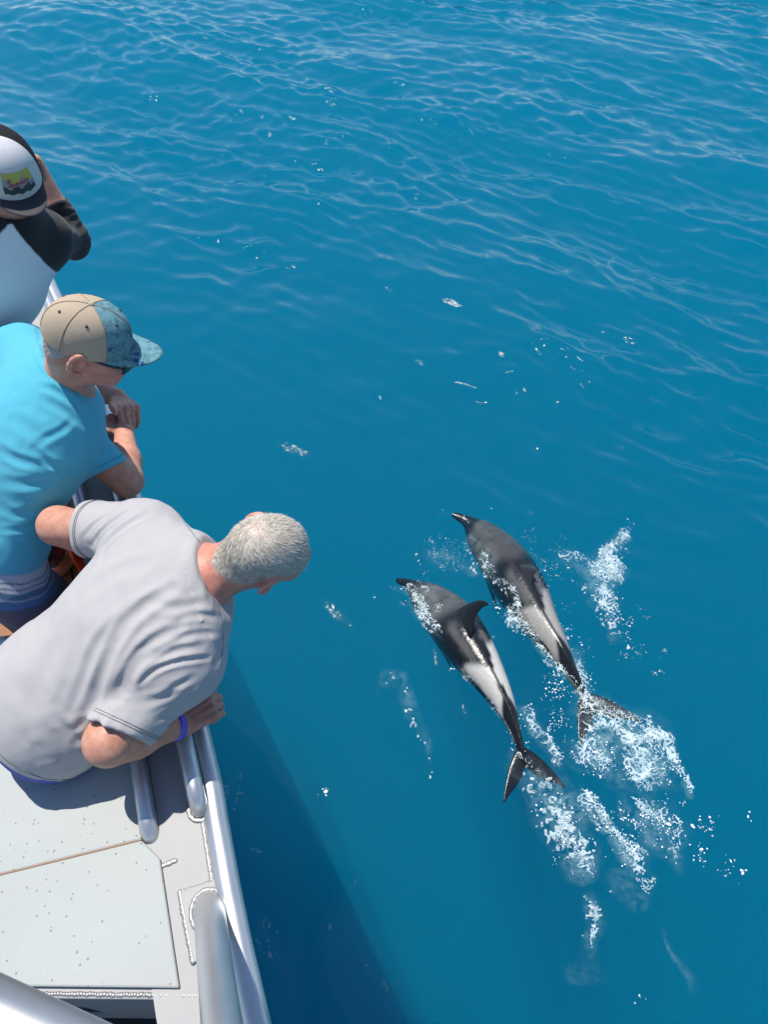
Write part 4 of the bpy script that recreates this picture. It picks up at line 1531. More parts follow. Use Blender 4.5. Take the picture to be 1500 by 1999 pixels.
# a sideways swirl, and hair combed forward and to one side on top
dirl = away / (np.linalg.norm(away, axis=1)[:, None] + .03) + np.stack([-away[:, 1], away[:, 0], away[:, 2] * 0], 1) * 5 + np.array([.25, .30, -.15])
clump = np.stack([vnoise(lh * 70, 5), vnoise(lh * 70, 6), vnoise(lh * 70, 7)], 1)
dirl = dirl + 0.40 * clump
dw = dirl @ HM1
dw = dw - nn * np.einsum('ij,ij->i', dw, nn)[:, None]
dw /= np.linalg.norm(dw, axis=1)[:, None] + 1e-9
front = sstep(-.03, .05, lh[:, 1])
dirs = dw + nn * (0.02 + 0.08 * front + .07 * vnoise(lh * 60, 8))[:, None]
dens_ = np.random.default_rng(1).random(len(pts))
keep = (np.linalg.norm(lh - wh, axis=1) > .022) | (dens_ < .3)
strands('hair', pts[keep], nn[keep], dirs[keep], .0130, .00045, M_HAIR1, man1, 8)
fr = (front > .35) & (dens_ < .5)
strands('hair', pts[fr], nn[fr], dirs[fr] + nn[fr] * .05, .0170, .00045, M_HAIR1, man1, 9)

# t-shirt
shT = [Ell(lerp(P1, N1, .66), MT, [.190, .112, .180]), Ell(lerp(P1, N1, .40) + Fr * .025, MT, [.188, .155, .25]), Ell(P1 + S * .01 + Fr * .02 + Lt * -.008, MT, [.186, .165, .20]),
       Cone(SR1 - S * .012, SL1 - S * .012, .072), Cone(N1 + Fr * .02 - S * .015, SR1, .056, .066), Cone(N1 + Fr * .02 - S * .015, SL1, .056, .066)]
dR = nrm(ER1 - SR1); dL = nrm(EL1 - SL1)
slR = [Cone(SR1 - dR * .03, SR1 + dR * .235, .074, .080)]
slL = [Cone(SL1 - dL * .02, SL1 + dL * .225, .074, .078)]
cutR = SR1 + dR * .205; cutL = SL1 + dL * .185
cutRn = nrm(dR + img(.25, -.10, 0)); cutLn = dL
hemP = P1 - S * .075
hemN = nrm(-S + img(.0, -.12, 0))
nkP = N1 + nrm(HC1 - N1) * .022 - Fr * .0
nkN = nrm(nrm(HC1 - N1) + S * .25)
gT, gR, gL = Group(shT, .10), Group(slR, .03), Group(slL, .03)
cavR, cavL = Cone(cutR - dR * .04, cutR + dR * .05, .062), Cone(cutL - dL * .04, cutL + dL * .05, .062)
def shirt1_base(P):
    d = gT(P)
    r_ = smax(smax(gR(P), (P - cutR) @ cutRn, .006), -cavR(P), .004)
    l_ = smax(smax(gL(P), (P - cutL) @ cutLn, .006), -cavL(P), .004)
    d = smin(smin(d, r_, .020), l_, .030)
    d = smax(d, (P - hemP) @ hemN, .008)
    d = smax(d, (P - nkP) @ nkN, .006)
    return d
FOLDS1 = []
for pts_, w_, d_ in [
    ([(335, 1150), (265, 1198), (218, 1262), (195, 1325), (172, 1385), (150, 1432)], .013, .011),
    ([(300, 1168), (240, 1207), (190, 1262), (162, 1335), (140, 1390)], .014, .006),
    ([(350, 1222), (285, 1262), (245, 1320), (228, 1375)], .011, .009),
    ([(318, 1262), (272, 1298), (250, 1350)], .009, .007),
    ([(408, 1284), (345, 1292), (300, 1310), (268, 1338)], .006, .007),
    ([(395, 1262), (345, 1270), (305, 1288)], .007, .004),
    ([(425, 1236), (380, 1238), (340, 1248)], .007, .003), ([(428, 1206), (385, 1200), (330, 1212)], .008, .003),
    ([(405, 1175), (345, 1186), (285, 1178)], .011, .003),
    ([(250, 998), (207, 1028), (176, 1066)], .007, .007), ([(228, 990), (188, 1020), (160, 1050)], .006, .004),
    ([(290, 1000), (235, 1035), (195, 1072)], .008, .004),
    ([(300, 1095), (220, 1120), (150, 1170)], .018, .003), ([(120, 1230), (90, 1300), (70, 1370)], .022, .004),
    ([(345, 1345), (315, 1362), (280, 1372)], .010, .004), ([(375, 1325), (335, 1342)], .008, .004), ([(340, 1385), (310, 1405)], .009, .004),
    ([(205, 1392), (180, 1425), (150, 1448)], .010, .005), ([(110, 1400), (140, 1430), (165, 1460)], .010, .003), ([(60, 1300), (50, 1350), (70, 1420)], .016, .003)]:
    ln_ = trace_line(shirt1_base, pts_, 16)
    if ln_ is not None: FOLDS1.append(Fold(ln_, w_, d_))
def shirt1(P):
    d = shirt1_base(P)
    near_ = np.abs(d) < .05
    if near_.any():
        Q = P[near_]
        e = sum(F_(Q) for F_ in FOLDS1) + .0022 * vnoise(Q * 16, 31) + .0016 * vnoise(Q * 42 * np.array([1, .5, 1]), 32)
        nb_ = (Q - nkP) @ nkN
        ridge_ = -.0025 * (nb_ > -.020)
        d = d.copy()
        d[near_] = d[near_] + e + ridge_
    return d
lo, hi = bounds(flat([gT, gR, gL]), .02)
v, f = surface_nets(shirt1, lo, hi, .0042)
M_SH1 = cloth_mat('grey_tshirt', (.455, .435, .435), .08)
s1o = mesh_obj('t_shirt', v, f, M_SH1, man1)
M_ST1 = simple_mat('grey_thread', (.20, .195, .21), .9)
def seam(fn, pts_, r=.0011, n=40, parent=None, mat=None, lift=.0006):
    ln_ = trace_line(fn, pts_, n)
    if ln_ is not None:
        thin_line('stitching', ln_ - CF * lift, r, mat, parent)
seam(shirt1, [(399, 1066), (392, 1090), (394, 1120), (405, 1150), (420, 1175), (430, 1200)], .0012, parent=s1o, mat=M_ST1)
seam(shirt1, [(404, 1064), (398, 1090), (400, 1118), (411, 1148), (425, 1172)], .0009, parent=s1o, mat=M_ST1)
seam(shirt1, [(318, 976), (345, 1000), (368, 1030), (390, 1058)], .0009, parent=s1o, mat=M_ST1)
seam(shirt1, [(430, 1200), (436, 1240), (434, 1275), (425, 1310)], .0009, parent=s1o, mat=M_ST1)
# stitched hems follow the cut planes
def ring_line(fn, c, nrm_, off, rad, name, parent, mat, r=.0009, skip=None):
    nrm_ = nrm(nrm_); a = nrm(np.cross(nrm_, V(.3, .2, .9))); b = np.cross(nrm_, a)
    base = c - nrm_ * off
    t = np.linspace(0, 2 * math.pi, 90)[:, None]
    d = a * np.cos(t) + b * np.sin(t)
    x = np.full(90, rad)
    for _ in range(50):
        e = fn((base + d * x[:, None]).astype(np.float32))
        if (e < .0005).all(): break
        x = np.maximum(np.where(e < .0005, x, x - np.maximum(e, .0005) * .8), 0.005)
    out = base + d * (x + .0006)[:, None]
    if skip is not None:                 # leave out the part that runs inside the body of the shirt
        ok = (skip(out.astype(np.float32)) > .010) & (x > .02)
        if ok.all() or not ok.any():
            pass
        else:
            i0 = int(np.argmin(ok)); ok = np.roll(ok, -i0); out = np.roll(out, -i0, 0)
            out = out[ok]
    thin_line(name, np.array(out), r, mat, parent)
for off in (.019, .025):
    ring_line(shirt1, cutR, cutRn, off, .13, 'stitching', s1o, M_ST1, skip=gT)
    ring_line(shirt1, cutL, cutLn, off, .13, 'stitching', s1o, M_ST1, skip=gT)
ring_line(shirt1, hemP, hemN, .022, .34, 'stitching', s1o, M_ST1)

# shorts and wrist band
shr = [Ell(P1 + S * .015 - V(0, 0, .03), MT, [.166, .148, .15])]
for hip, ft in ((hipR, footR), (hipL, footL)):
    kn = lerp(hip, ft + V(0, 0, .08), .50) + fo1 * .05
    shr.append(Cone(hip - V(0, 0, .03), lerp(hip, kn, .88), .094, .092))
gS = Group(shr, .06)
def shorts1(P):
    d = gS(P) + .003 * vnoise(P * 22, 35)
    for hip, ft in ((hipR, footR), (hipL, footL)):
        kn = lerp(hip, ft + V(0, 0, .08), .50) + fo1 * .05
        dn_ = nrm(kn - hip)
        d = np.where(Cone(hip, kn, .16)(P) < 0, smax(d, (P - lerp(hip, kn, .9)) @ dn_, .006), d)
    return d
lo, hi = bounds(shr, .02)
v, f = surface_nets(shorts1, lo, hi, .006)
mesh_obj('shorts', v, f, cloth_mat('blue_shorts', (.035, .06, .42), .05), man1)
fw = nrm(WR1 - ER1)
v, f = tube_geo([WR1 - fw * .022, WR1 - fw * .021, WR1 - fw * .004, WR1 - fw * .003], [.033, .0375, .0365, .032], 28, False)
mesh_obj('wrist_band', v, f, simple_mat('purple_band', (.13, .10, .62), .4), man1)

# ================================================================== MAN IN THE BLUE T-SHIRT AND CAP
HC2 = at(172, 668, 1.90)
N2 = at(100, 742, 2.03)
SR2 = at(122, 838, 2.10); SL2 = at(46, 694, 2.26)
P2 = at(14, 1064, 2.20)
S2, Lt2, Fr2 = torso_frame(N2, P2, SR2, SL2)
if np.dot(Fr2, V(.9, .44, 0)) < 0: Fr2 = -Fr2
MT2 = np.array([Lt2, Fr2, S2])
ZR = RZ + .0235 + .040
ER2 = on(247, 938, ZR); WR2 = on(243, 845, ZR - .004)
WL2 = on(229, 776, ZR + .012); EL2 = on(128, 742, ZR)
F2 = nrm(img(.88, -.22, .42)); U2 = nrm(img(.10, .62, -.78))
hp, ears, HM2, HL2 = head_prims(HC2, F2, U2, 1.0)
torso = [Ell(lerp(P2, N2, .70), MT2, [.185, .125, .20]), Ell(lerp(P2, N2, .40) - Fr2 * .038, MT2, [.158, .092, .22]), Ell(P2 - Fr2 * .03, MT2, [.158, .105, .15]),
         Cone(SR2, SL2, .070), Cone(N2 + Fr2 * .03, SR2, .055, .060), Cone(N2 + Fr2 * .03, SL2, .055, .060)]
neck = [Cone(N2 + Fr2 * .03 - S2 * .03, HC2 - HM2[2] * .04 - HM2[1] * .02, .062, .058)]
armR = [Cone(SR2, ER2, .058, .047), Cone(ER2, lerp(ER2, WR2, .4), .046, .044), Cone(lerp(ER2, WR2, .4), WR2, .044, .031)]
armL = [Cone(SL2, EL2, .056, .046), Cone(EL2, lerp(EL2, WL2, .4), .045, .044), Cone(lerp(EL2, WL2, .4), WL2, .044, .031)]
fR2 = nrm(on(214, 800, ZR) - WR2); upz = V(0, 0, 1)
def pick_side(f_, b_, want):
    return 1 if np.dot(np.cross(nrm(f_), nrm(b_)), want) > 0 else -1
bR2 = nrm(upz + img(.3, 0, 0))
handR = hand_prims(WR2 + fR2 * .008, fR2 - upz * .10, bR2, pick_side(fR2, bR2, img(-1, 0, 0)), [(30, 45, 30), (38, 55, 35), (42, 60, 35), (45, 62, 35)], thumb=(.9, .35, -.15))
fL2 = nrm(on(268, 815, ZR + .05) - WL2)
bL2 = nrm(upz + img(.55, .25, 0))
handL = hand_prims(WL2 + fL2 * .008, fL2, bL2, pick_side(fL2, bL2, img(-1, -.3, 0)), [(48, 35, 20), (50, 35, 22), (52, 36, 22), (54, 38, 22)], thumb=(.42, .85, .10))
hipR = P2 - sd1 * .09 - S2 * .05; hipL = P2 + sd1 * .09 - S2 * .05
footR = V(-1.20, 1.30, ZD); footL = V(-1.33, 1.68, ZD)
legs = []; KN2 = []
for hip, ft in ((hipR, footR), (hipL, footL)):
    kn = lerp(hip, ft + V(0, 0, .08), .50) + fo1 * .03
    KN2.append(kn)
    an = ft + V(0, 0, .09)
    legs.append(Group([Cone(hip, kn, .085, .060), Cone(kn, lerp(kn, an, .35), .058, .056), Cone(lerp(kn, an, .35), an, .056, .038)], .03))
    legs.append(Group(foot_prims(an, fo1 * .75 + sd1 * .5), .012))
G2 = [Group(torso, .08), Group(hp, .028), Group(neck, .03), Group(armR, .03), Group(armL, .03)] + legs[0::2]
g_fine2 = [Group(ears, .008), Group(handR, .0045), Group(handL, .0045)] + legs[1::2]
def body2(P):
    d = union(G2, .035)(P)
    return smin(d, union(g_fine2, .010)(P), .010)
lo, hi = bounds(flat(G2 + g_fine2), .02)
man2 = empty('person', (float(P2[0]) - .1, float(P2[1]) + .2, ZD))
tag(man2, 'person in a bright blue t-shirt and tan cap resting folded arms on the rail', 'person', 'people at the rail')
v, f = surface_nets(body2, lo, hi, .0040)
b2o = mesh_obj('body', v, f, M_SKIN, man2)
tint = np.tile(SKIN * V(1.02, .95, .95), (len(v), 1))
er2 = np.exp(-(np.minimum(np.linalg.norm(v - HL2(.085, -.008, -.006), axis=1), np.linalg.norm(v - HL2(-.085, -.008, -.006), axis=1)) / .03) ** 2)
tint = tint * (1 - .7 * er2[:, None]) + V(.56, .24, .20) * .7 * er2[:, None]
hl2 = (v - HC2) @ HM2.T
ck = np.exp(-(np.linalg.norm(hl2 - np.array([.05, .06, -.03]), axis=1) / .05) ** 2) * .6
tint = tint * (1 - ck[:, None]) + V(.54, .24, .21) * ck[:, None]
sc2 = scalp_mask(hl2) * (er2 < .25) * (hl2[:, 1] < .035)
tint = tint * (1 - sc2[:, None]) + V(.33, .28, .25) * sc2[:, None]
add_col(b2o, 'tint', tint)
M_HAIR2 = hair_mat('white_grey_hair', (.22, .19, .16), (.80, .76, .70))
pts, nn = grow(v, f, sc2 * (hl2[:, 2] < .014), 9000, 4)
if np.mean(np.einsum('ij,ij->i', nn, pts - HC2)) < 0: nn = -nn
dw = -HM2[2] * 1.0 - HM2[1] * .25
dw = dw - nn * (nn @ dw)[:, None]
strands('hair', pts, nn, dw + nn * .22, .010, .0006, M_HAIR2, man2, 12)
# t-shirt
dR = nrm(ER2 - SR2); dL = nrm(EL2 - SL2)
shT = [Ell(lerp(P2, N2, .70), MT2, [.198, .140, .215]), Ell(lerp(P2, N2, .40) - Fr2 * .040, MT2, [.176, .108, .24]), Ell(P2 + S2 * .04 - Fr2 * .032, MT2, [.176, .122, .18]),
       Cone(SR2, SL2, .077), Cone(N2 + Fr2 * .03, SR2, .061, .072), Cone(N2 + Fr2 * .03, SL2, .061, .072)]
sleA = at(205, 935, 2.22); dR = nrm(sleA - SR2)
slR = [Cone(SR2 - dR * .03, sleA, .080, .088)]
slL = [Cone(SL2 - dL * .02, SL2 + dL * .22, .074, .082)]
cutR2 = at(187, 922, 2.17); cRn = nrm(img(.32, -.90, .30)); cutL2 = SL2 + dL * .19
hemP2 = P2 + S2 * .015; hemN2 = nrm(-S2 - V(0, 0, .15))
nkP2 = at(121, 727, 2.0); nkN2 = nrm(img(.72, .62, -.10))
gT2, gR2, gL2 = Group(shT, .10), Group(slR, .03), Group(slL, .03)
cavR2, cavL2 = Cone(lerp(SR2, ER2, .72), lerp(SR2, ER2, 1.1), .062), Cone(cutL2 - dL * .04, cutL2 + dL * .05, .072)
def shirt2_base(P):
    r_ = smax(smax(gR2(P), (P - cutR2) @ cRn, .006), -cavR2(P), .004)
    l_ = smax(smax(gL2(P), (P - cutL2) @ dL, .006), -cavL2(P), .004)
    d = smin(smin(gT2(P), r_, .025), l_, .04)
    d = smax(d, (P - hemP2) @ hemN2, .008)
    return smax(d, (P - nkP2) @ nkN2, .006)
FOLDS2 = []
for pts_, w_, d_ in [
    ([(148, 770), (120, 735), (100, 715), (85, 700)], .009, .004), ([(150, 790), (110, 765), (80, 752)], .009, .005), ([(160, 830), (120, 800), (85, 780)], .010, .006),
    ([(70, 870), (90, 855), (120, 840), (140, 820)], .009, .004), ([(66, 876), (80, 890), (110, 915), (135, 938)], .008, .006),
    ([(80, 900), (120, 912), (160, 918)], .010, .004), ([(0, 880), (40, 900), (90, 910)], .012, .006), ([(0, 940), (50, 945), (100, 940)], .014, .005),
    ([(0, 990), (40, 1005), (95, 975)], .012, .004), ([(0, 1035), (50, 1032), (98, 1004)], .008, .003), ([(30, 1062), (70, 1050), (98, 1030)], .007, .003),
    ([(75, 640), (80, 670), (85, 690)], .008, .004), ([(30, 820), (60, 840), (80, 860)], .016, .004)]:
    ln_ = trace_line(shirt2_base, pts_, 14)
    if ln_ is not None: FOLDS2.append(Fold(ln_, w_, d_ * .8))
def shirt2(P):
    d = shirt2_base(P)
    near_ = np.abs(d) < .05
    if near_.any():
        Q = P[near_]
        e = sum(F_(Q) for F_ in FOLDS2) + .0025 * vnoise(Q * 14, 33) + .0012 * vnoise(Q * 36, 34)
        d = d.copy()
        d[near_] += e - .0025 * (((Q - nkP2) @ nkN2) > -.018)
    return d
lo, hi = bounds(flat([gT2, gR2, gL2]), .02)
v, f = surface_nets(shirt2, lo, hi, .0045)
M_SH2 = cloth_mat('blue_tshirt', (.085, .46, .60), .05)
s2o = mesh_obj('t_shirt', v, f, M_SH2, man2)
M_ST2 = simple_mat('blue_thread', (.02, .20, .38), .9)
for off in (.020,):
    ring_line(shirt2, cutR2, cRn, off, .15, 'stitching', s2o, M_ST2, skip=gT2)
# shorts with a striped waist band
shr = [Ell(P2 - S2 * .01 - Fr2 * .030, MT2, [.168, .120, .16])]
for hip, kn in zip((hipR, hipL), KN2):
    shr.append(Cone(hip, lerp(hip, kn, .80), .104, .112))
gS2 = Group(shr, .06)
def shorts2(P):
    d = gS2(P) + .003 * vnoise(P * 20, 37)
    for hip, kn in zip((hipR, hipL), KN2):
        d = np.where(Cone(hip, kn, .17)(P) < 0, smax(d, (P - lerp(hip, kn, .80)) @ nrm(kn - hip), .006), d)
    return d
lo, hi = bounds(shr, .02)
v, f = surface_nets(shorts2, lo, hi, .0055)
sh2 = mesh_obj('shorts', v, f, cloth_mat('striped_shorts', None, .04, attr='bands'), man2)
dz = (v - hemP2) @ hemN2 + .006 * vnoise(v * 18, 38)
cb = np.tile(V(.10, .12, .135), (len(v), 1))
for a_, b_, c_ in ((-1, .022, V(.46, .49, .56)), (.022, .026, V(.08, .10, .16)), (.026, .038, V(.50, .53, .60)), (.038, .042, V(.10, .12, .20)), (.042, .052, V(.48, .52, .58)), (.052, .074, V(.08, .19, .27)), (.074, .083, V(.38, .44, .48)), (.083, .120, V(.07, .20, .34))):
    mk = sstep(a_ - .002, a_ + .002, dz) * (1 - sstep(b_ - .002, b_ + .002, dz))
    cb = cb * (1 - mk[:, None]) + c_ * mk[:, None]
add_col(sh2, 'bands', cb)

# cap: tan mesh panels, blue leaf print in front
def floral_mat(name, base):
    m = NT(name)
    co = m.coord()
    wv_ = m.n('ShaderNodeVectorMath', _operation='MULTIPLY_ADD', i0=m.noise(co, 45.0, 2, out=1), i1=(.03, .03, .03), i2=co).outputs[0]
    v1 = m.n('ShaderNodeTexVoronoi', Vector=wv_, Scale=52.0)
    n1 = m.noise(wv_, 60.0, 3, .6)
    lines = m.n('ShaderNodeTexWave', Vector=wv_, Scale=60.0, Distortion=6.0).outputs[1]
    c = m.ramp(n1, [(.30, (.045, .12, .14)), (.46, (.085, .22, .26)), (.58, (.15, .32, .37)), (.72, (.065, .16, .19))])
    c = m.mix(m.math('MULTIPLY', lines, .35), c, (.21, .37, .40))
    blob = m.math('LESS_THAN', v1.outputs['Distance'], .30)
    rr = m.n('ShaderNodeSeparateColor', Color=v1.outputs['Color']).outputs[0]
    c = m.mix(m.math('MULTIPLY', blob, m.math('GREATER_THAN', rr, .72)), c, (.03, .07, .22))
    m.principled(c, .8, 0.0, m.bump(m.noise(co, 500.0, 2), .2, .001), .25)
    return m.mat
def mesh_cloth_mat(name, colr):
    m = NT(name)
    co = m.coord()
    v1 = m.n('ShaderNodeTexVoronoi', Vector=co, Scale=480.0).outputs['Distance']
    c = m.mix(m.math('MULTIPLY', v1, .8, clamp=True), colr, tuple(x * .72 for x in colr))
    m.principled(c, .85, 0.0, m.bump(v1, .35, .001), .2)
    return m.mat
M_TAN = mesh_cloth_mat('tan_cap_cloth', (.50, .40, .29))
M_TSEAM = simple_mat('tan_seam', (.34, .26, .18), .85)
M_FLOR = floral_mat('blue_leaf_print', None)
M_EYE = simple_mat('cap_eyelet', (.06, .055, .05), .7)
R2_, F2_, U2_ = HM2
U2c = nrm(U2_ - F2_ * .10); F2c = nrm(np.cross(U2c, R2_))
capc = HC2 + U2_ * .004 - F2_ * .004
cap = None
for i in range(6):
    p0 = 30 + 60 * i
    fr_ = i in (0, 1)
    v, f = cap_geo(capc, R2_, F2c, U2c, p0 + .05, p0 + 59.95, n=12)
    o = mesh_obj('cap' if cap is None else 'panel', v, f, M_FLOR if fr_ else M_TAN, man2 if cap is None else cap)
    if cap is None: cap = o
    # seam tape and eyelet
    e_l = []
    for k_ in range(15):
        e_ = math.radians(90) * (k_ / 14) ** .9
        q_ = math.cos(e_) ** .80
        a_ = math.radians(p0)
        e_l.append(capc + R2_ * (.0906 * q_ * math.cos(a_)) + F2c * (.1118 * q_ * math.sin(a_)) + U2c * (.012 + .1065 * math.sin(e_) ** .92))
    thin_line('seam', e_l, .0013, M_TSEAM, cap)
    a_ = math.radians(p0 + 30); e_ = math.radians(52); q_ = math.cos(e_) ** .80
    ep = capc + R2_ * (.0925 * q_ * math.cos(a_)) + F2c * (.114 * q_ * math.sin(a_)) + U2c * (.012 + .107 * math.sin(e_) ** .92)
    nv_ = nrm(ep - capc)
    v, f = tube_geo([ep - nv_ * .004, ep + nv_ * .0012], [.0042, .0036], 12)
    mesh_obj('eyelet', v, f, M_EYE, cap)
v, f = brim_geo(capc, R2_, F2c, U2c, length=.078, droop=.024)
mesh_obj('brim', v, f, M_FLOR, cap)
ep = capc + U2c * .1185
v, f = tube_geo([ep - U2c * .003, ep + U2c * .002, ep + U2c * .004], [.008, .007, .003], 14)
mesh_obj('button', v, f, M_TAN, cap)
# sunglasses
M_GL = simple_mat('dark_glasses', (.012, .012, .014), .18)
gl_root = None
for sgn in (1, -1):
    arm_ = [HL2(sgn * .081, -.012, .020), HL2(sgn * .082, .02, .016), HL2(sgn * .078, .065, .010), HL2(sgn * .068, .095, .006)]
    v, f = tube_geo(smooth_path(arm_, 12), .0028, 8)
    o = mesh_obj('sunglasses' if gl_root is None else 'temple', v, f, M_GL, man2 if gl_root is None else gl_root)
    if gl_root is None: gl_root = o
    v, f = [], []
    for j_ in range(9):
        for i_ in range(5):
            t = j_ / 8; u = i_ / 4
            x = sgn * lerp(.010, .068, t); y = lerp(.118, .094, t ** 1.6); z = lerp(.018, -.022, u) * (1 - .35 * (2 * t - 1) ** 2 * (u > .5))
            v.append(HL2(x, y, z))
    for j_ in range(8):
        for i_ in range(4):
            f.append((j_ * 5 + i_, j_ * 5 + i_ + 1, j_ * 5 + i_ + 6, j_ * 5 + i_ + 5))
    o = mesh_obj('lens', np.array(v), f, M_GL, gl_root)
    md = o.modifiers.new('solid', 'SOLIDIFY'); md.thickness = .0025

# ================================================================== MAN IN WHITE WITH BLACK SLEEVES
HC3 = at(10, 338, 2.07)
N3 = at(12, 432, 2.12)
SR3 = at(86, 464, 2.29); SL3 = at(-95, 455, 2.16)
P3 = at(-92, 700, 2.48)
S3, Lt3, Fr3 = torso_frame(N3, P3, SR3, SL3)
if np.dot(Fr3, CF) < 0: Fr3 = -Fr3
MT3 = np.array([Lt3, Fr3, S3])
ER3 = at(140, 470, 2.52); WR3 = at(66, 318, 2.36)
EL3 = at(-190, 470, 2.42); WL3 = at(-60, 330, 2.40)
F3 = nrm(img(-.62, .68, .42)); U3 = nrm(img(.05, .62, -.78))
hp, ears, HM3, HL3 = head_prims(HC3, F3, U3, .98)
torso = [Ell(lerp(P3, N3, .66), MT3, [.160, .110, .18]), Ell(lerp(P3, N3, .40) + Fr3 * .02, MT3, [.150, .118, .22]), Ell(P3, MT3, [.160, .125, .14]),
         Cone(SR3, SL3, .056), Cone(N3 + Fr3 * .02, SR3, .046, .049), Cone(N3 + Fr3 * .02, SL3, .048, .055)]
neck = [Cone(N3 + Fr3 * .02 - S3 * .03, HC3 - HM3[2] * .04 - HM3[1] * .02, .058, .056)]
armR = [Cone(SR3, ER3, .047, .044), Cone(ER3, lerp(ER3, WR3, .35), .043, .042), Cone(lerp(ER3, WR3, .35), WR3, .042, .028)]
armL = [Cone(SL3, EL3, .055, .044), Cone(EL3, lerp(EL3, WL3, .35), .043, .042), Cone(lerp(EL3, WL3, .35), WL3, .042, .028)]
fR3 = nrm(img(-.5, .5, .4))
handR = hand_prims(WR3, fR3, img(.7, .5, -.2), pick_side(fR3, img(.7, .5, -.2), -U3 * 0 + CF * -1), [(40, 50, 30)] * 4)
fL3 = nrm(img(.5, .5, .4))
handL = hand_prims(WL3, fL3, img(-.7, .5, -.2), pick_side(fL3, img(-.7, .5, -.2), CF * -1), [(40, 50, 30)] * 4)
hipR = P3 - sd1 * .09 - S3 * .05; hipL = P3 + sd1 * .09 - S3 * .05
footR = V(-1.52, 1.86, ZD); footL = V(-1.66, 2.12, ZD)
legs = []; KN3 = []
for hip, ft in ((hipR, footR), (hipL, footL)):
    kn = lerp(hip, ft + V(0, 0, .08), .50) + fo1 * .03
    KN3.append(kn); an = ft + V(0, 0, .09)
    legs.append(Group([Cone(hip, kn, .080, .058), Cone(kn, lerp(kn, an, .35), .056, .054), Cone(lerp(kn, an, .35), an, .054, .036)], .03))
    legs.append(Group(foot_prims(an, fo1), .012))
G3 = [Group(torso, .08), Group(hp, .028), Group(neck, .03), Group(armR, .03), Group(armL, .03)] + legs[0::2]
g_fine3 = [Group(ears, .008), Group(handR, .0045), Group(handL, .0045)] + legs[1::2]
def body3(P):
    return smin(union(G3, .035)(P), union(g_fine3, .010)(P), .010)
lo, hi = bounds(flat(G3 + g_fine3), .02)
man3 = empty('person', (float(P3[0]) - .1, float(P3[1]), ZD))
tag(man3, 'person in a white shirt with black sleeves and backward cap, farthest along the rail', 'person', 'people at the rail')
v, f = surface_nets(body3, lo, hi, .0055)
b3o = mesh_obj('body', v, f, M_SKIN, man3)
tint = np.tile(SKIN * V(.95, .95, .95), (len(v), 1))
hl3 = (v - HC3) @ HM3.T / .98
er3 = np.exp(-(np.minimum(np.linalg.norm(v - HL3(.085, -.008, -.006), axis=1), np.linalg.norm(v - HL3(-.085, -.008, -.006), axis=1)) / .03) ** 2)
sc3 = scalp_mask(hl3 + np.array([0, 0, .004])) * (er3 < .25) * (hl3[:, 1] < .05)
tint = tint * (1 - sc3[:, None]) + V(.015, .013, .013) * sc3[:, None]
add_col(b3o, 'tint', tint)
M_HAIR3 = hair_mat('black_hair', (.008, .007, .007), (.03, .027, .025))
pts, nn = grow(v, f, sc3 * (hl3[:, 2] < .014), 7000, 5)
if np.mean(np.einsum('ij,ij->i', nn, pts - HC3)) < 0: nn = -nn
dw = -HM3[2]
dw = dw - nn * (nn @ dw)[:, None]
strands('hair', pts, nn, dw + nn * .10, .008, .0006, M_HAIR3, man3, 13)
dR = nrm(ER3 - SR3); dL = nrm(EL3 - SL3)
fwR = nrm(WR3 - ER3); fwL = nrm(WL3 - EL3)
shT = [Ell(lerp(P3, N3, .66), MT3, [.172, .125, .20]), Ell(lerp(P3, N3, .40) + Fr3 * .02, MT3, [.165, .135, .24]), Ell(P3, MT3, [.178, .145, .16]),
       Cone(SR3, SL3, .062), Cone(N3 + Fr3 * .02, SR3, .050, .055), Cone(N3 + Fr3 * .02, SL3, .052, .062)]
cR = ER3 + fwR * .135; cL = EL3 + fwL * .135
slR = [Cone(SR3, ER3, .053, .052), Cone(ER3, ER3 + fwR * .16, .054, .049)]
slL = [Cone(SL3, EL3, .066, .054), Cone(EL3, EL3 + fwL * .16, .054, .049)]
gT3, gR3, gL3 = Group(shT, .10), Group(slR, .03), Group(slL, .03)
nkax = nrm(HC3 - N3 - Fr3 * .02); nkC3 = Cone(N3 + Fr3 * .012 + nkax * .028, HC3 + nkax * .05, .072, .10)
hemP3 = P3 - S3 * .09
def sleeves3(P):
    r_ = smax(gR3(P), (P - cR) @ fwR, .005); l_ = smax(gL3(P), (P - cL) @ fwL, .005)
    e = .0030 * np.sin(((P - ER3) @ fwR) * 230 + 4 * vnoise(P * 18, 40)) * np.exp(-(np.linalg.norm(P - ER3 - fwR * .05, axis=1) / .07) ** 2)
    return np.minimum(r_, l_) + e + .005 * vnoise(P * 15, 41)
def shirt3(P):
    d = smin(gT3(P) + .003 * vnoise(P * 9, 43), sleeves3(P), .03)
    d = smax(d, (P - hemP3) @ -S3, .008)
    return smax(d, -nkC3(P), .006)
lo, hi = bounds(flat([gT3, gR3, gL3]), .02)
v, f = surface_nets(shirt3, lo, hi, .0045)
M_SH3 = cloth_mat('white_black_shirt', None, .03, attr='panels')
s3o = mesh_obj('shirt', v, f, M_SH3, man3)
vf = v.astype(np.float32)
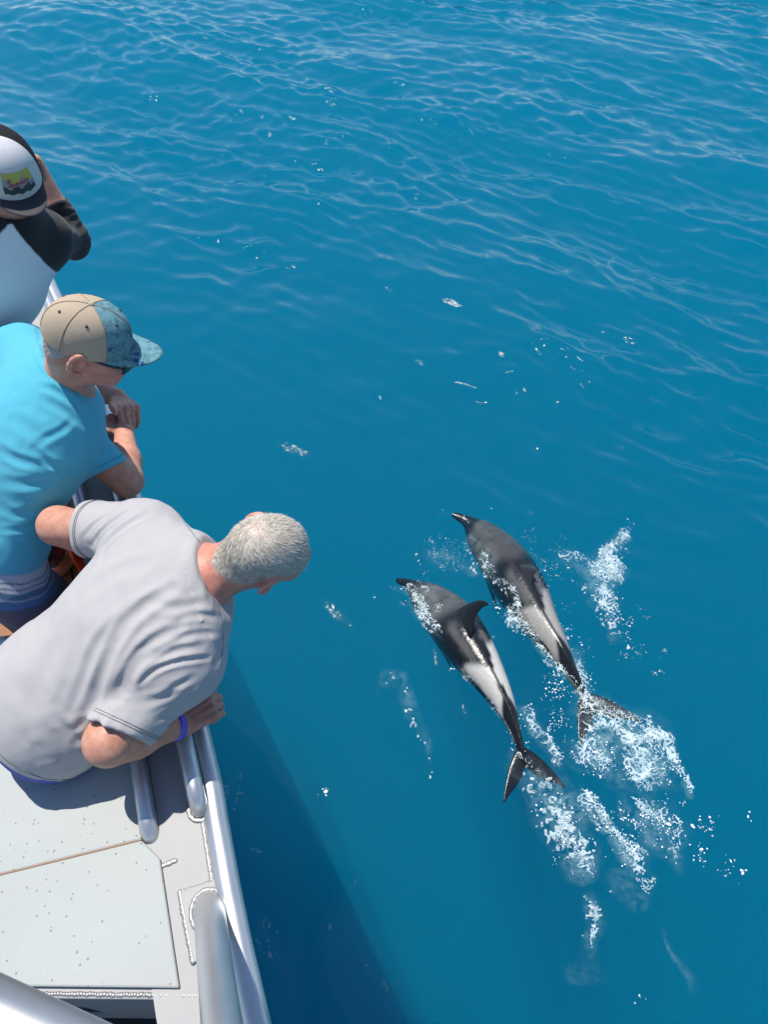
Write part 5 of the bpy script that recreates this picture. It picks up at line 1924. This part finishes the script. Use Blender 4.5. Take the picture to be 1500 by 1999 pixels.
# raglan seam from collar to armpit on either side
collar = nkC3(vf) < .009
colr = np.tile(V(.80, .80, .82), (len(v), 1))
for Sj, sg in ((SR3, 1), (SL3, -1)):
    pt = N3 + (Sj - N3) * (.70 if sg > 0 else 1.1)
    nv_ = nrm(Lt3 * sg + S3 * (1.15 if sg > 0 else .5))
    k_ = sstep(-.0015, .0015, (v - pt) @ nv_)
    colr = colr * (1 - k_[:, None]) + V(.010, .010, .013) * k_[:, None]
colr[collar] = V(.012, .012, .016)
add_col(s3o, 'panels', colr)
shr = [Ell(P3 - S3 * .02, MT3, [.170, .140, .15])]
for hip, kn in zip((hipR, hipL), KN3):
    shr.append(Cone(hip, lerp(hip, kn, .85), .098, .100))
gS3 = Group(shr, .06)
lo, hi = bounds(shr, .02)
v, f = surface_nets(lambda P: gS3(P), lo, hi, .008)
mesh_obj('shorts', v, f, cloth_mat('grey_shorts', (.10, .11, .12), .05), man3)
# cap worn backwards: white front panels over the nape, charcoal brim, black mesh
R3_ = -HM3[0]; U3c = nrm(HM3[2] - HM3[1] * .22); F3c = nrm(-HM3[1] - U3c * np.dot(-HM3[1], U3c)); R3_ = np.cross(F3c, U3c)
capc = HC3 + HM3[2] * .000 - HM3[1] * .006
M_WHT = mesh_cloth_mat('white_cap_foam', (.70, .70, .70)); M_BLK = mesh_cloth_mat('black_cap_mesh', (.018, .017, .022)); M_CHR = simple_mat('charcoal_brim', (.035, .033, .042), .75, bump=.2, bscale=900)
cap = None
for i in range(6):
    p0 = 30 + 60 * i
    v, f = cap_geo(capc, R3_, F3c, U3c, p0 + .05, p0 + 59.95, n=12, rad=(.090, .112, .127), rim=.008)
    o = mesh_obj('cap' if cap is None else 'panel', v, f, M_WHT if i in (0, 1) else M_BLK, man3 if cap is None else cap)
    if cap is None: cap = o
v, f = brim_geo(capc, R3_, F3c, U3c, rad=(.090, .112), rim=.006, length=.068, droop=.016)
mesh_obj('brim', v, f, M_CHR, cap)
ep = capc + U3c * .1275
v, f = tube_geo([ep - U3c * .003, ep + U3c * .003, ep + U3c * .005], [.009, .008, .003], 14)
mesh_obj('button', v, f, M_CHR, cap)
def cap_pt(a, e, lift=0.0, rad=(.090, .112, .127), rim=.008):    # a, e in degrees on the front of the cap
    a, e = math.radians(a), math.radians(e)
    q = math.cos(e) ** .80
    bul = 1.0 + .018 * math.sin(math.pi * ((math.degrees(a) - 30) % 60) / 60) * math.sin(min(1, e) * 1.4)
    k_ = 1 + lift
    return capc + R3_ * (rad[0] * q * math.cos(a) * bul * k_) + F3c * (rad[1] * q * math.sin(a) * bul * k_) + U3c * ((rim + (rad[2] - rim) * math.sin(e) ** .92) * (1 + lift * .6))
def cap_patch(name, a0, a1, e0, e1, mat, lift, n=14, mth=8, edge=None):
    v, f = [], []
    for i in range(mth + 1):
        for j in range(n + 1):
            aa = lerp(a0, a1, j / n); t = i / mth
            lo_, hi_ = (e0(aa), e1(aa)) if callable(e0) else (e0, e1)
            v.append(cap_pt(aa, lerp(lo_, hi_, t), lift))
    for i in range(mth):
        for j in range(n):
            q = i * (n + 1) + j
            f.append((q, q + 1, q + n + 2, q + n + 1))
    return mesh_obj(name, np.array(v), f, mat, cap)
AC = 90.0
ridge = lambda a: 25 + 4 * math.sin((a - 60) * .21) + 2 * math.sin((a - 60) * .55)
cap_patch('print_sky', 62, 118, lambda a: ridge(a) - .5, lambda a: 37.0, simple_mat('print_yellow', (.46, .42, .10), .8), .020)
cap_patch('print_hills', 62, 118, lambda a: 15.0, lambda a: ridge(a), simple_mat('print_grey', (.30, .28, .27), .8, var=.35, scale=60), .023)
cap_patch('print_trees', 62, 118, lambda a: 8.5 + 1.2 * math.sin(a * .4), lambda a: 17 + 2.5 * math.sin(a * .31 + 1) + 1.5 * math.sin(a * .9), simple_mat('print_green', (.035, .055, .05), .8, var=.5, scale=90), .026)
# red script lettering, a run of looped strokes
M_RED = simple_mat('print_red', (.42, .07, .09), .7)
stroke = [(0, 6), (3, 8), (1.2, 9.5), (-1.5, 7), (.8, 4.4), (3.2, 2.2), (1.5, -.2), (-1.8, 1), (2.5, 1.2), (5, 3.6), (5.4, 1.4), (7.2, 1.2), (8, 4.2), (8.2, 1.4), (9.6, 4.4), (11, 4.2), (11.4, 1.8), (13.2, 2.4), (14.4, 4.6), (14.8, 2.2), (16.4, 2.4), (17.2, 5), (17.6, 2.4), (19.5, 3.0), (20.5, 7.2), (20.2, 2.8), (22.5, 3.6), (24.5, 6.0)]
sp_ = smooth_path([V(a, b, 0) for a, b in stroke], 108)
flip = -1 if np.dot(R3_, CR) < 0 else 1
line = [cap_pt(90 - flip * (q[0] - 12) * 1.45, 19.5 + q[1] * .95, .034) for q in sp_]
thin_line('print_script', line, .0011, M_RED, cap)

# ================================================================== SMALL THINGS ABOARD
# orange float vest standing against the bulwark
q0 = rail([s_of(243, 925)], .265, ZD)[0]
M_OR = simple_mat('orange_fabric', (.75, .075, .015), .7, var=.12, bump=.2)
vest = empty('life_vest', (float(q0[0]), float(q0[1]), ZD + .006))
tag(vest, 'bright orange life vest hanging inside the rail beside the blue-shirted person', 'life vest')
vs_ = s_of(243, 925)
ctr = rail([vs_], .265, ZD + .006)[0]
dv_ = sd1; iv_ = -fo1
def vest_pt(a, u, t):                    # along the rail, height, thickness
    return ctr + dv_ * a + V(0, 0, u) + iv_ * t
rows = [(.34, .10, .030), (.37, .125, .038), (.44, .135, .040), (.50, .115, .035), (.58, .085, .028), (.69, .02, .012)]
v, f = [], []
nr = 16
for u, hw, th_ in rows:
    for k_ in range(nr):
        a = 2 * math.pi * k_ / nr
        v.append(vest_pt(hw * np.sign(math.cos(a)) * abs(math.cos(a)) ** .6, u, th_ * np.sign(math.sin(a)) * abs(math.sin(a)) ** .7))
for i in range(len(rows) - 1):
    for k_ in range(nr):
        f.append((i * nr + k_, i * nr + (k_ + 1) % nr, (i + 1) * nr + (k_ + 1) % nr, (i + 1) * nr + k_))
f.append(tuple(range(nr))[::-1]); f.append(tuple(range((len(rows) - 1) * nr, len(rows) * nr)))
mesh_obj('shell', v, f, M_OR, vest, True, 60)
thin_line('white_edging', [vest_pt(a, u + .004, 0) for a, u in ((.127, .37), (.138, .44), (.118, .505), (.087, .585), (.02, .697))], .006, simple_mat('white_trim', (.7, .7, .68), .7), vest)
# yellow rope ring lying on the sole
yc = on(128, 1046, ZD + .018)
ropes = empty('rope_coil', (float(yc[0]), float(yc[1]), ZD + .006))
tag(ropes, 'small ring of yellow rope lying on the tan decking', 'rope')
M_YE = simple_mat('yellow_rope', (.62, .40, .03), .65, bump=.5, bscale=400)
for k_, (rr, zz) in enumerate(((.060, .0), (.054, .014))):
    v, f = tube_geo([yc + V(rr * math.cos(a), rr * math.sin(a), zz) for a in np.linspace(0, 2 * math.pi, 40)], .009, 10)
    mesh_obj('loop', v, f, M_YE, ropes)
